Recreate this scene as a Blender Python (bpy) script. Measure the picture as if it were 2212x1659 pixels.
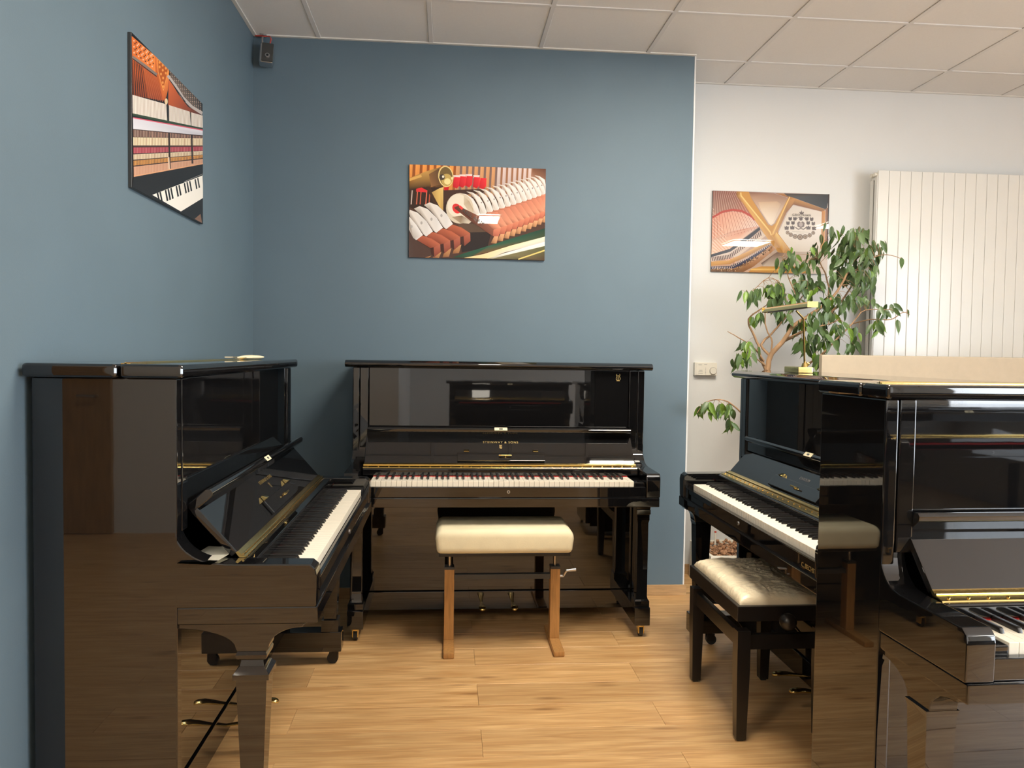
import bpy, bmesh, math, random
from mathutils import Vector, Matrix, noise
PI = math.pi
scene = bpy.context.scene
for o in list(bpy.data.objects): bpy.data.objects.remove(o, do_unlink=True)
C = scene.collection

# ------------------------------------------------------------------ camera
FPX, EYE = 1707.26, 1.37523
YAW, PITCH, ROLL = .08129, .03935, .01433
cy_, sy_, cp_, sp_ = math.cos(YAW), math.sin(YAW), math.cos(PITCH), math.sin(PITCH)
FW = Vector((sy_*cp_, cy_*cp_, -sp_)); RT0 = Vector((cy_, -sy_, 0)); UP0 = RT0.cross(FW)
RT = RT0*math.cos(ROLL) + UP0*math.sin(ROLL); UP = -RT0*math.sin(ROLL) + UP0*math.cos(ROLL)
cam = bpy.data.cameras.new('camera'); camo = bpy.data.objects.new('camera', cam); C.objects.link(camo)
cam.sensor_fit = 'HORIZONTAL'; cam.sensor_width = 36; cam.lens = FPX/2212*36; cam.clip_start = .02
m = Matrix((RT, UP, -FW)).transposed().to_4x4(); m.translation = Vector((0, 0, EYE)); camo.matrix_world = m
scene.camera = camo
def at_y(px, py, Y):            # measured photo point -> world point on the plane y = Y
    d = FW + RT*((px-1106)/FPX) - UP*((py-829.5)/FPX); return Vector((0, 0, EYE)) + d*(Y/d.y)

# ------------------------------------------------------------------ world, exposure, daylight
w = bpy.data.worlds.new('world'); scene.world = w; w.use_nodes = True
bg = w.node_tree.nodes['Background']; bg.inputs[0].default_value = (.75, .87, 1, 1); bg.inputs[1].default_value = 2.0
vs = scene.view_settings; vs.view_transform = 'Standard'; vs.look = 'None'; vs.gamma = 1; vs.use_curve_mapping = False
vs.exposure = 0.84
XL, XE, XR = -1.057, 1.363, 5.5            # left wall, end of blue wall, right wall
YB, YW, YR = 4.40, 4.835, -4.8             # blue wall, white wall, rear wall
ZC = 3.052
WINS = [(-3.9, -1.8), (-1.2, .9)]; WZ0, WZ1 = .45, 2.55
for (a, b) in WINS:
    l = bpy.data.lights.new('daylight', 'AREA'); l.shape = 'RECTANGLE'; l.size = WZ1-WZ0; l.size_y = b-a
    l.energy = 88; l.color = (.86, .93, 1.0)
    lo = bpy.data.objects.new('daylight', l); C.objects.link(lo); lo.location = (XR+.02, (a+b)/2, (WZ0+WZ1)/2)
    lo.rotation_euler = (0, PI/2, 0)
PANEL_EMIT = 31.0
PANEL_COL = (1.0, .91, .77)

# ------------------------------------------------------------------ materials
M = {}
def nt(name):
    ma = bpy.data.materials.new(name); ma.use_nodes = True; n = ma.node_tree
    return ma, n, n.nodes['Principled BSDF']
def mat(key, col, rough=.5, metal=0, ior=1.5, noise=0, nscale=20, bump=0, bscale=40, coat=0, stretch=None, sheen=0):
    ma, n, b = nt(key)
    b.inputs['Base Color'].default_value = (*col, 1); b.inputs['Roughness'].default_value = rough
    b.inputs['Metallic'].default_value = metal; b.inputs['IOR'].default_value = ior
    b.inputs['Coat Weight'].default_value = coat; b.inputs['Coat Roughness'].default_value = .05
    if noise or bump:
        tc = n.nodes.new('ShaderNodeTexCoord'); mp = n.nodes.new('ShaderNodeMapping')
        if stretch: mp.inputs['Scale'].default_value = stretch
        n.links.new(tc.outputs['Object'], mp.inputs[0])
    if noise:
        t = n.nodes.new('ShaderNodeTexNoise'); t.inputs['Scale'].default_value = nscale; t.inputs['Detail'].default_value = 6
        n.links.new(mp.outputs[0], t.inputs['Vector'])
        r = n.nodes.new('ShaderNodeValToRGB')
        r.color_ramp.elements[0].position = .3; r.color_ramp.elements[1].position = .7
        r.color_ramp.elements[0].color = (*[c*(1-noise) for c in col], 1); r.color_ramp.elements[1].color = (*[min(1, c*(1+noise)) for c in col], 1)
        n.links.new(t.outputs['Fac'], r.inputs[0]); n.links.new(r.outputs[0], b.inputs['Base Color'])
    if bump:
        t = n.nodes.new('ShaderNodeTexNoise'); t.inputs['Scale'].default_value = bscale; t.inputs['Detail'].default_value = 3
        n.links.new(mp.outputs[0], t.inputs['Vector'])
        bp = n.nodes.new('ShaderNodeBump'); bp.inputs['Strength'].default_value = bump; bp.inputs['Distance'].default_value = .01
        n.links.new(t.outputs['Fac'], bp.inputs['Height']); n.links.new(bp.outputs[0], b.inputs['Normal'])
    M[key] = ma; return ma
mat('lacquer', (.005, .005, .0055), .02, ior=1.76, bump=.012, bscale=4)
mat('satin_black', (.010, .0085, .008), .32)
mat('frame_black', (.012, .010, .009), .30)
mat('brass', (.83, .62, .24), .16, 1, bump=.02, bscale=60)
mat('old_brass', (.62, .45, .18), .25, 1)
mat('silver', (.55, .55, .56), .3, 1)
mat('steel', (.50, .44, .36), .25, 1)
mat('ivory', (.86, .80, .68), .22, noise=.02, nscale=60)
mat('ebony', (.012, .011, .011), .28)
mat('red_felt', (.45, .02, .02), .95)
mat('blue_paint', (.108, .161, .202), .62, noise=.03, nscale=3, bump=.05, bscale=300)
mat('white_paint', (.72, .725, .715), .7, noise=.015, nscale=2, bump=.05, bscale=250)
mat('grey_beige', (.42, .36, .28), .7, noise=.03, nscale=2)
mat('ceil_tile', (.80, .79, .775), .9, noise=.015, nscale=120, bump=.08, bscale=400)
mat('tbar', (.74, .73, .72), .5)
mat('white_metal', (.74, .725, .68), .22, noise=.01, nscale=3)
mat('white_plastic', (.78, .74, .64), .4)
mat('beige_panel', (.46, .385, .285), .75, noise=.03, nscale=30)
mat('brown_door', (.36, .21, .09), .45, noise=.15, nscale=8, stretch=(6, 6, .6))
mat('cream_cloth', (.80, .72, .50), .8, noise=.05, nscale=12, bump=.05, bscale=200)
mat('film_cushion', (.74, .64, .46), .30, noise=.04, nscale=10, bump=.35, bscale=40, stretch=(1, 2.2, 1))
mat('bench_wood', (.44, .22, .07), .38, noise=.18, nscale=10, stretch=(12, 12, 1.2))
mat('wood_trim', (.46, .29, .14), .45, noise=.2, nscale=9, stretch=(1.2, 10, 12))
mat('rubber', (.02, .02, .02), .6)
mat('leaf', (.080, .140, .045), .38, noise=.35, nscale=9)
mat('leaf_young', (.14, .25, .03), .38, noise=.25, nscale=9)
mat('bark', (.36, .22, .12), .85, noise=.25, nscale=30, bump=.3, bscale=60, stretch=(1, 1, .3))
mat('pebble', (.38, .20, .105), .85, noise=.4, nscale=25)
mat('paper', (.80, .78, .66), .8)
mat('gold_ink', (.55, .40, .16), .3, .8)
mat('grey_ink', (.16, .16, .16), .4)
mat('dark_ink', (.06, .05, .045), .6)
mat('dark_grey', (.05, .05, .048), .4)
mat('red_plastic', (.5, .06, .04), .5)
mat('bone', (.80, .72, .50), .4)
mat('lens', (.02, .02, .02), .1)
def emis(key, col, s):
    ma, n, b = nt(key); b.inputs['Base Color'].default_value = (.8, .8, .8, 1)
    b.inputs['Emission Color'].default_value = (*col, 1); b.inputs['Emission Strength'].default_value = s; M[key] = ma
emis('led', PANEL_COL, PANEL_EMIT)
def glass():
    ma, n, b = nt('glass'); b.inputs['Transmission Weight'].default_value = 1; b.inputs['Roughness'].default_value = 0; M['glass'] = ma
glass()
def floor_mat():
    ma, n, b = nt('oak_laminate'); L = n.links.new; N = n.nodes.new
    tc = N('ShaderNodeTexCoord'); oi = N('ShaderNodeObjectInfo')
    cx = N('ShaderNodeCombineXYZ'); mu = N('ShaderNodeMath'); mu.operation = 'MULTIPLY'; mu.inputs[1].default_value = 57.0
    L(oi.outputs['Random'], mu.inputs[0]); L(mu.outputs[0], cx.inputs[0]); L(mu.outputs[0], cx.inputs[1])
    add = N('ShaderNodeVectorMath'); L(tc.outputs['Object'], add.inputs[0]); L(cx.outputs[0], add.inputs[1])
    mp = N('ShaderNodeMapping'); mp.inputs['Scale'].default_value = (1.3, 16, 1); L(add.outputs[0], mp.inputs[0])
    t1 = N('ShaderNodeTexNoise'); t1.inputs['Scale'].default_value = 2.2; t1.inputs['Detail'].default_value = 8; t1.inputs['Distortion'].default_value = .8; L(mp.outputs[0], t1.inputs['Vector'])
    mp2 = N('ShaderNodeMapping'); mp2.inputs['Scale'].default_value = (4, 120, 1); L(add.outputs[0], mp2.inputs[0])
    t2 = N('ShaderNodeTexNoise'); t2.inputs['Scale'].default_value = 1.5; t2.inputs['Detail'].default_value = 4; L(mp2.outputs[0], t2.inputs['Vector'])
    r1 = N('ShaderNodeValToRGB'); e = r1.color_ramp.elements
    e[0].position = .30; e[0].color = (.47, .255, .098, 1); e[1].position = .72; e[1].color = (.70, .455, .215, 1)
    L(t1.outputs['Fac'], r1.inputs[0])
    r2 = N('ShaderNodeValToRGB'); e = r2.color_ramp.elements
    e[0].position = .35; e[0].color = (.82, .80, .78, 1); e[1].position = .65; e[1].color = (1.06, 1.06, 1.06, 1); L(t2.outputs['Fac'], r2.inputs[0])
    m1 = N('ShaderNodeMixRGB'); m1.blend_type = 'MULTIPLY'; m1.inputs[0].default_value = 1; L(r1.outputs[0], m1.inputs[1]); L(r2.outputs[0], m1.inputs[2])
    mp3 = N('ShaderNodeMapping'); mp3.inputs['Scale'].default_value = (2.2, 9, 1); L(add.outputs[0], mp3.inputs[0])
    vo = N('ShaderNodeTexVoronoi'); vo.inputs['Scale'].default_value = 1.0; L(mp3.outputs[0], vo.inputs['Vector'])
    r3 = N('ShaderNodeValToRGB'); e = r3.color_ramp.elements; e[0].position = .03; e[0].color = (.42, .33, .27, 1); e[1].position = .16; e[1].color = (1, 1, 1, 1); L(vo.outputs['Distance'], r3.inputs[0])
    m2 = N('ShaderNodeMixRGB'); m2.blend_type = 'MULTIPLY'; m2.inputs[0].default_value = .75; L(m1.outputs[0], m2.inputs[1]); L(r3.outputs[0], m2.inputs[2])
    hs = N('ShaderNodeHueSaturation'); mr = N('ShaderNodeMapRange'); mr.inputs[3].default_value = .88; mr.inputs[4].default_value = 1.10
    L(oi.outputs['Random'], mr.inputs[0]); L(mr.outputs[0], hs.inputs['Value']); L(m2.outputs[0], hs.inputs['Color'])
    L(hs.outputs[0], b.inputs['Base Color']); b.inputs['Roughness'].default_value = .36
    bp = N('ShaderNodeBump'); bp.inputs['Strength'].default_value = .08; bp.inputs['Distance'].default_value = .002
    L(t2.outputs['Fac'], bp.inputs['Height']); L(bp.outputs[0], b.inputs['Normal'])
    M['oak'] = ma
floor_mat()
def print_mat():
    ma, n, b = nt('photo_print'); a = n.nodes.new('ShaderNodeVertexColor'); a.layer_name = 'Col'
    n.links.new(a.outputs[0], b.inputs['Base Color']); b.inputs['Roughness'].default_value = .45
    b.inputs['Specular IOR Level'].default_value = 0; b.inputs['Coat Weight'].default_value = 1; b.inputs['Coat Roughness'].default_value = 0.01; M['print'] = ma
print_mat()

# ------------------------------------------------------------------ mesh helpers
def bx(bm, x0, x1, y0, y1, z0, z1, bev=0, seg=2):
    t = bmesh.new(); bmesh.ops.create_cube(t, size=1)
    for v in t.verts: v.co = Vector((x0+(v.co.x+.5)*(x1-x0), y0+(v.co.y+.5)*(y1-y0), z0+(v.co.z+.5)*(z1-z0)))
    if bev: bmesh.ops.bevel(t, geom=t.edges[:], offset=bev, segments=seg, profile=.6, affect='EDGES')
    join(bm, t); return bm
def join(bm, t, mtx=None):
    if mtx is not None: bmesh.ops.transform(t, matrix=mtx, verts=t.verts[:])
    me = bpy.data.meshes.new('tmp'); t.to_mesh(me); t.free(); bm.from_mesh(me); bpy.data.meshes.remove(me)
def prism(bm, pts, a0, a1, axis='x', bev=0, seg=2):
    # closed outline pts in the two other axes (in xyz order), swept from a0 to a1 along axis
    t = bmesh.new()
    def mk(p, a):
        return {'x': (a, p[0], p[1]), 'y': (p[0], a, p[1]), 'z': (p[0], p[1], a)}[axis]
    A = [t.verts.new(mk(p, a0)) for p in pts]; B = [t.verts.new(mk(p, a1)) for p in pts]
    n = len(pts); t.faces.new(A); t.faces.new(B[::-1])
    for i in range(n): t.faces.new((A[i], B[i], B[(i+1) % n], A[(i+1) % n]))
    bmesh.ops.recalc_face_normals(t, faces=t.faces[:])
    if bev: bmesh.ops.bevel(t, geom=t.edges[:], offset=bev, segments=seg, profile=.6, affect='EDGES')
    join(bm, t); return bm
def cyl(bm, p, q, r, r2=None, n=16):
    p, q = Vector(p), Vector(q); d = q-p
    t = bmesh.new(); bmesh.ops.create_cone(t, cap_ends=True, segments=n, radius1=r, radius2=r if r2 is None else r2, depth=d.length)
    join(bm, t, Matrix.Translation((p+q)/2) @ d.to_track_quat('Z', 'Y').to_matrix().to_4x4()); return bm
def tube(bm, pts, rad, n=8):
    # smooth tube through pts; rad number or list
    pts = [Vector(p) for p in pts]; rr = rad if isinstance(rad, (list, tuple)) else [rad]*len(pts)
    prev = None; rings = []
    for i, p in enumerate(pts):
        d = (pts[min(i+1, len(pts)-1)] - pts[max(i-1, 0)]).normalized()
        u = prev - d*prev.dot(d) if prev is not None else d.orthogonal()
        u.normalize(); prev = u; v = d.cross(u)
        rings.append([bm.verts.new(p + (u*math.cos(2*PI*k/n) + v*math.sin(2*PI*k/n))*rr[i]) for k in range(n)])
    for a, b in zip(rings, rings[1:]):
        for k in range(n): bm.faces.new((a[k], a[(k+1) % n], b[(k+1) % n], b[k]))
    bm.faces.new(rings[0][::-1]); bm.faces.new(rings[-1]); return bm
def sphere(bm, c, r, sx=1, sy=1, sz=1, seg=16):
    t = bmesh.new(); bmesh.ops.create_uvsphere(t, u_segments=seg, v_segments=seg//2+2, radius=r)
    join(bm, t, Matrix.Translation(c) @ Matrix.Diagonal((sx, sy, sz, 1))); return bm
def squares(bm, cx, cy, prof):
    # stack of square sections: prof = [(z, halfwidth)]
    rings = [[bm.verts.new((cx+a*h, cy+b*h, z)) for a, b in ((-1, -1), (1, -1), (1, 1), (-1, 1))] for z, h in prof]
    for p, q in zip(rings, rings[1:]):
        for k in range(4): bm.faces.new((p[k], p[(k+1) % 4], q[(k+1) % 4], q[k]))
    bm.faces.new(rings[0][::-1]); bm.faces.new(rings[-1]); return bm
def NB(): return bmesh.new()
def mesh_of(name, bm, m, ang=35):
    bmesh.ops.recalc_face_normals(bm, faces=bm.faces[:])
    me = bpy.data.meshes.new(name); bm.to_mesh(me); bm.free()
    if m: me.materials.append(M[m] if isinstance(m, str) else m)
    if ang: me.shade_smooth(); me.set_sharp_from_angle(angle=math.radians(ang))
    return me
def link(name, me, parent=None, loc=None, rot=None):
    o = bpy.data.objects.new(name, me); C.objects.link(o)
    if parent: o.parent = parent
    if loc is not None: o.location = loc
    if rot is not None: o.rotation_euler = rot
    return o
def obj(name, bm, m, parent=None, loc=None, rot=None, ang=35):
    o = link(name, mesh_of(name, bm, m, ang), parent, loc, rot)
    if ang == 35: w_ = o.modifiers.new('even_faces', 'WEIGHTED_NORMAL'); w_.keep_sharp = True; w_.weight = 100
    return o
def tag(o, label, cat, group=None):
    o['label'] = label; o['category'] = cat
    if group: o['group'] = group
    return o
def thing(name, label, cat, loc=(0, 0, 0), rz=0, group=None):
    o = bpy.data.objects.new(name, None); C.objects.link(o); o.location = loc; o.rotation_euler = (0, 0, rz); o.empty_display_size = .1
    return tag(o, label, cat, group)
def struct(name, bm, m, parent=None, ang=35):
    o = obj(name, bm, m, parent, ang=ang)
    if not parent: o['kind'] = 'structure'
    return o
def text_mesh(s, size, m, space=1.0, extrude=.0004):
    cu = bpy.data.curves.new('lettering', 'FONT'); cu.body = s; cu.size = size; cu.align_x = 'CENTER'; cu.align_y = 'CENTER'
    cu.space_character = space; cu.extrude = extrude; cu.resolution_u = 3
    t = bpy.data.objects.new('lettering', cu); C.objects.link(t); bpy.context.view_layer.update()
    me = bpy.data.meshes.new_from_object(t.evaluated_get(bpy.context.evaluated_depsgraph_get()))
    bpy.data.objects.remove(t, do_unlink=True); me.materials.clear(); me.materials.append(M[m]); me.name = 'lettering'
    return me

# ------------------------------------------------------------------ floor
fl = struct('floor', bx(NB(), -3.8, XR, YR, YW, -.06, -.0085), 'dark_grey')
PW, PL = .198, 1.383
plank_me = mesh_of('plank', bx(NB(), 0, PL-.0008, 0, PW-.0008, -.0083, 0, .0009, 1), 'oak', 0)
rest = NB()
k0 = int((YR-3.03)/PW)-1
for k in range(k0, 11):
    y = 3.03 + k*PW; off = -.56 if k % 2 else .135
    y1 = min(y+PW-.0008, YW); y0 = max(y, YR)
    if y1-y0 < .02: continue
    for j in range(-4, 6):
        x0 = max(off+j*PL, -3.8); x1 = min(off+(j+1)*PL-.0008, XR)
        if x1-x0 < .02: continue
        # nothing shows of the floor inside the solid wall blocks
        if y0 > YB-.05 and x1 < XE: continue
        if y0 > 1.85 and x1 < XL: continue
        if y0 > YB-.05 and x0 < XE: x0 = XE
        if y0 > 1.85 and x0 < XL: x0 = XL
        near = y > .9 and -1.9 < x0 < 3.3
        if near:
            if x1-x0 > PL-.01 and y1-y0 > PW-.01: link('plank', plank_me, fl, (x0, y0, 0))
            else: obj('plank', bx(NB(), 0, x1-x0, 0, y1-y0, -.0083, 0, .0009, 1), 'oak', fl, (x0, y0, 0), ang=0)
        else: bx(rest, x0, x1, y0, y1, -.0083, 0)
ro = obj('floor_planks', rest, 'oak', fl, ang=0); ro['kind'] = 'stuff'

# ------------------------------------------------------------------ walls
struct('wall_back', bx(NB(), XL-.001, XE, YB, YW+.15, 0, ZC+.1), 'blue_paint')
struct('wall_left', bx(NB(), -3.8, XL, 1.86, YW+.15, 0, ZC+.1), 'blue_paint')
struct('wall_white', bx(NB(), XE, XR+.2, YW, YW+.15, 0, ZC+.1), 'white_paint')
struct('trim_1', bx(NB(), XE-.004, XE+.004, YB-.0015, YB+.005, 0, ZC), 'white_paint')
struct('wall_west', bx(NB(), -3.95, -3.8, -2.05, 1.86, 0, ZC+.1), 'grey_beige')
struct('wall_rear_left', bx(NB(), -3.95, -.6, -2.05, -1.9, 0, ZC+.1), 'white_paint')
struct('wall_rear_return', bx(NB(), -.75, -.6, YR-.15, -2.05, 0, ZC+.1), 'white_paint')
struct('wall_rear', bx(NB(), -.75, XR+.2, YR-.15, YR, 0, ZC+.1), 'white_paint')
wr = NB(); ys = [YR] + [v for p in WINS for v in p] + [YW]
for i in range(0, len(ys), 2): bx(wr, XR, XR+.2, ys[i], ys[i+1], 0, ZC+.1)
for a, b in WINS: bx(wr, XR, XR+.2, a, b, 0, WZ0); bx(wr, XR, XR+.2, a, b, WZ1, ZC+.1)
struct('wall_right', wr, 'white_paint')
for i, (a, b) in enumerate(WINS):
    f = NB()
    for yy in (a, (a+b)/2-.025, b-.05): bx(f, XR+.06, XR+.12, yy, yy+.05, WZ0, WZ1)
    for zz in (WZ0, WZ1-.05): bx(f, XR+.06, XR+.12, a, b, zz, zz+.05)
    wo = struct('window_%d' % (i+1), f, 'white_metal')
    obj('pane', bx(NB(), XR+.085, XR+.091, a, b, WZ0, WZ1), 'glass', wo)
do = struct('door_1', bx(NB(), -3.30, -2.45, -1.9, -1.86, .005, 2.08, .004), 'brown_door')
db = NB(); cyl(db, (-2.55, -1.86, 1.02), (-2.55, -1.80, 1.02), .01); cyl(db, (-2.55, -1.805, 1.02), (-2.67, -1.805, 1.02), .009)
obj('door_handle', db, 'silver', do)
struct('baseboard_back', bx(NB(), XL, XE+.014, YB-.014, YB, 0, .06, .002), 'wood_trim')
struct('baseboard_left', bx(NB(), XL, XL+.014, 1.86, YB-.014, 0, .06, .002), 'wood_trim')
struct('baseboard_white', bx(NB(), XE+.014, XR, YW-.014, YW, 0, .06, .002), 'wood_trim')

# ------------------------------------------------------------------ ceiling
ce = struct('ceiling', bx(NB(), -3.95, XR+.2, YR-.15, YW+.15, ZC+.012, ZC+.14), 'ceil_tile')
GX, GY = -.710, 4.459
def clampspan(v0, v1, lo, hi): return max(v0, lo), min(v1, hi)
tile_me = mesh_of('ceiling_tile', bx(NB(), .011, .589, .011, .589, .002, .011, .003, 1), 'ceil_tile', 0)
bars = []
for i in range(-1, 9):
    for j in range(-5, 2):
        x0, x1 = clampspan(GX+i*.6, GX+(i+1)*.6, XL, 4.7); y0, y1 = clampspan(GY+j*.6-.6*0, GY+(j+1)*.6, 1.459, YW)
        if y0 > YB-.05 and x1 < XE+.05: continue
        if y1 > YB and x1 <= XE+.02: y1 = YB
        if y0 > YB and x0 < XE: x0 = XE
        if x1-x0 < .03 or y1-y0 < .03: continue
        if x1-x0 > .595 and y1-y0 > .595: link('ceiling_tile', tile_me, ce, (x0, y0, ZC))
        else: obj('ceiling_tile', bx(NB(), x0+.011, x1-.011, y0+.011, y1-.011, ZC+.002, ZC+.011, .003, 1), 'ceil_tile', ce, ang=0)
for i in range(0, 10):
    x = GX+i*.6; ye = YW if x > XE else YB
    obj('ceiling_bar', bx(NB(), x-.012, x+.012, 1.46, ye, ZC-.002, ZC+.006, .0015, 1), 'tbar', ce, ang=0)
for j in range(-4, 1):
    y = GY+j*.6; xs = XE if y > YB else XL
    obj('ceiling_bar', bx(NB(), xs, 4.7, y-.012, y+.012, ZC-.0022, ZC+.006, .0015, 1), 'tbar', ce, ang=0)
struct('trim_2', bx(NB(), XL, XE, YB-.02, YB, ZC-.004, ZC+.004, .001, 1), 'white_metal')
struct('trim_3', bx(NB(), XL, XL+.02, 1.86, YB-.02, ZC-.004, ZC+.004, .001, 1), 'white_metal')
struct('trim_4', bx(NB(), XE, XR, YW-.02, YW, ZC-.004, ZC+.004, .001, 1), 'white_metal')
def led_panel(x0, x1, y0, y1, label):
    t = thing('ceiling_light', label, 'ceiling light', ((x0+x1)/2, (y0+y1)/2, ZC), 0, 'flat square lights let into the ceiling'); hx, hy = (x1-x0)/2, (y1-y0)/2
    f = NB()
    for s in (-1, 1): bx(f, s*hx-.012*(s+1)-0, s*hx+.012*(1-s), -hy, hy, -.012, .0); bx(f, -hx, hx, s*hy-.012*(s+1), s*hy+.012*(1-s), -.012, .0)
    obj('frame', f, 'white_metal', t, ang=0)
    obj('diffuser', bx(NB(), -hx+.02, hx-.02, -hy+.02, hy-.02, -.009, -.001), 'led', t, ang=0)
CL = GX
led_panel(CL+1.2, CL+1.8, GY-2.4, GY-1.8, 'flat square ceiling light above the cream bench with crank handle')
led_panel(CL+1.05, CL+1.35, GY-6.0, GY-5.4, 'half width ceiling light mirrored in the felt hammers picture')
led_panel(CL+1.8, CL+2.4, GY-1.8, GY-1.2, 'flat square ceiling light above the piano with the brass lamp')
led_panel(CL+5.4, CL+6.0, GY-4.8, GY-4.2, 'flat square ceiling light in front of the white radiator')
led_panel(CL+4.8, CL+5.4, GY-6.6, GY-6.0, 'flat square ceiling light mirrored in the golden iron frame picture')
led_panel(CL-1.2, CL-.6, GY-4.8, GY-4.2, 'flat square ceiling light before the brown door')

# ------------------------------------------------------------------ pianos
KP = 1.225/52
def white_key_mesh():
    b = NB(); bx(b, -.0112, .0112, 0, .15, -.0275, 0, .0013, 2); return mesh_of('white_key', b, 'ivory', 0)
def black_key_mesh():
    b = NB(); prism(b, [(.050, -.003), (.056, .0105), (.062, .0118), (.147, .0118), (.147, -.003)], -.0052, .0052, 'x', .0016, 2); return mesh_of('black_key', b, 'ebony')
WK, BK = white_key_mesh(), black_key_mesh()
def caster(parent, x, y, z, m_fork, m_wheel, r=.024):
    f = NB(); cyl(f, (x, y, z), (x, y, z-.012), .018); bx(f, x-.014, x-.010, y-.015, y+.022, r*.8, z-.01); bx(f, x+.010, x+.014, y-.015, y+.022, r*.8, z-.01)
    c = obj('caster', f, m_fork, parent)
    wb = NB(); cyl(wb, (x-.009, y+.008, r), (x+.009, y+.008, r), r, n=20); cyl(wb, (x-.0095, y+.008, r), (x+.0095, y+.008, r), r*.35, n=12)
    obj('wheel', wb, m_wheel, c)
def piano(label, loc, rz, H=1.33, ylf=.295, depth=.385, lid_split=.16, text=None, slip_text=None, lyre=False, leg='plain', keys=True, fork='brass',
          body='lacquer', hinge_lid=True, desk=True, hw=.732, lw=.768, group=None, lidbev=.012, pedal_m='brass', text_s=.125, text_m='gold_ink', lock=True, lipw=.655, mitre=False, narrow=False, legy=.135):
    t = thing('upright_piano', label, 'piano', loc, rz, group)
    yb = ylf+depth; zl = H-.036; P = body
    for s in (-1, 1):
        a, b = sorted((s*(hw-.034), s*hw))
        obj('side_panel', bx(NB(), a, b, ylf+.022, yb, .09, zl, .005), P, t)
        a, b = sorted((s*(hw-.078), s*(hw-.036)))
        obj('pilaster', bx(NB(), a, b, ylf+.020, ylf+.05, .90, zl, .004), P, t)
    obj('upper_panel', bx(NB(), -hw+.080, hw-.080, ylf+.028, ylf+.05, .935, zl, .003), P, t)
    obj('lower_panel', bx(NB(), -hw+.036, hw-.036, ylf+.085, ylf+.105, .158, .664, .003), P, t)
    obj('bottom_rail', bx(NB(), -hw+.036, hw-.036, ylf+.078, ylf+.11, .06, .154, .004), P, t)
    obj('back_panel', bx(NB(), -hw+.036, hw-.036, yb-.02, yb-.002, .07, zl), 'satin_black', t)
    # lid in two leaves with a brass hinge between
    if lid_split:
        ys_ = ylf+lid_split
        obj('lid_front', bx(NB(), -lw, lw, ylf-.002, ys_-.003, zl+.001, H, lidbev, 3), P, t)
        obj('lid_back', bx(NB(), -lw, lw, ys_+.003, yb+.01, zl+.001, H, lidbev, 3), P, t)
        obj('lid_hinge', bx(NB(), -lw+.05, lw-.05, ys_-.012, ys_+.012, H-.001, H+.0012), 'brass', t)
        h = NB(); cyl(h, (-lw+.05, ys_, H+.0012), (lw-.05, ys_, H+.0012), .003, n=8); obj('hinge_pin', h, 'brass', t)
    else:
        b = NB(); e = .018
        prism(b, [(ylf-.012, zl+.012), (ylf+.004, zl+.001), (yb+.01, zl+.001), (yb+.01, H), (ylf+.012, H), (ylf-.012, zl+.024)], -lw, lw, 'x', .005, 2)
        obj('lid', b, P, t)
    # key bed, slip, arms
    obj('key_bed', bx(NB(), -hw+.004, hw-.004, -.034, ylf+.11, .664, .7085, .005), P, t)
    obj('key_slip', bx(NB(), -.664, .664, -.024, -.004, .7085, .757, .003), P, t)
    ring = NB(); cyl(ring, (.02, -.024, .735), (.02, -.0265, .735), .0075, n=16); kl = obj('key_lock', ring, 'silver', t)
    ring = NB(); cyl(ring, (.02, -.026, .735), (.02, -.0272, .735), .0042, n=12); obj('keyhole', ring, 'dark_grey', kl)
    prof = [(-.030, .7085), (-.032, .790), (-.028, .808), (-.014, .820), (.20, .822)]
    R_ = ylf+.035-.215
    for k in range(0, 9):
        a = PI/2*k/8; prof.append((.215+R_*math.sin(a)*.98, .824+.10*(1-math.cos(a))))
    prof += [(ylf+.04, .955), (ylf+.085, .955), (ylf+.085, .7085)]
    for s in (-1, 1):
        a, b = sorted((s*.666, s*(hw-.001)))
        obj('arm', prism(NB(), prof, a, b, 'x', .004, 2), P, t)
        a, b = sorted((s*.6135, s*.665))
        obj('key_block', bx(NB(), a, b, -.004, .15, .7085, .776, .006, 3), P, t)
    # fallboard: name rail, felt, brass hinge, board leaning back, folded lip on top
    obj('felt_strip', bx(NB(), -.612, .612, .136, .15, .772, .7835), 'red_felt', t)
    obj('name_rail', bx(NB(), -.664, .664, .132, .172, .7845, .8195, .009, 3), P, t)
    hg = [(.146, .8185), (.149, .8225), (.172, .829), (.186, .838), (.192, .835), (.18, .8185)]
    if narrow: hg = [(.164, .8185), (.166, .8245), (.176, .830), (.186, .838), (.192, .835), (.18, .8185)]
    h = obj('brass_hinge', prism(NB(), hg, -.662, .662, 'x'), 'brass' if leg != 'bracket' or mitre else 'old_brass', t, ang=20)
    kn = NB(); cyl(kn, (-.662, .172, .8305), (.662, .172, .8305), .0032, n=8); obj('hinge_pin', kn, 'brass', h)
    sc = NB()
    for k in range(0 if narrow else 27): cyl(sc, (-.64+k*.0492, .158, .8245), (-.64+k*.0492, .1575, .8275), .0035, n=8)
    if not narrow: s_ = obj('screws', sc, 'brass', h); s_['kind'] = 'stuff'
    ux, uz = .66, .751                     # up the board
    nx, nz = -uz, ux                       # out of its face, towards the player
    B0 = Vector((0, .188, .836)); Ln = .158
    def fb(s, o): return (B0.y+ux*s+nx*o, B0.z+uz*s+nz*o)
    board = [fb(0, 0), fb(Ln, 0), fb(Ln, -.020), fb(0, -.020)]
    f = obj('fallboard', prism(NB(), board, -.660, .660, 'x', .003, 2), P, t)
    lip = [fb(Ln-.004, -.020), fb(Ln+.012, -.020), fb(Ln+.022, -.008), fb(Ln+.022, .046), fb(Ln+.014, .056), fb(Ln+.004, .056), fb(Ln-.004, .046)]
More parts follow.
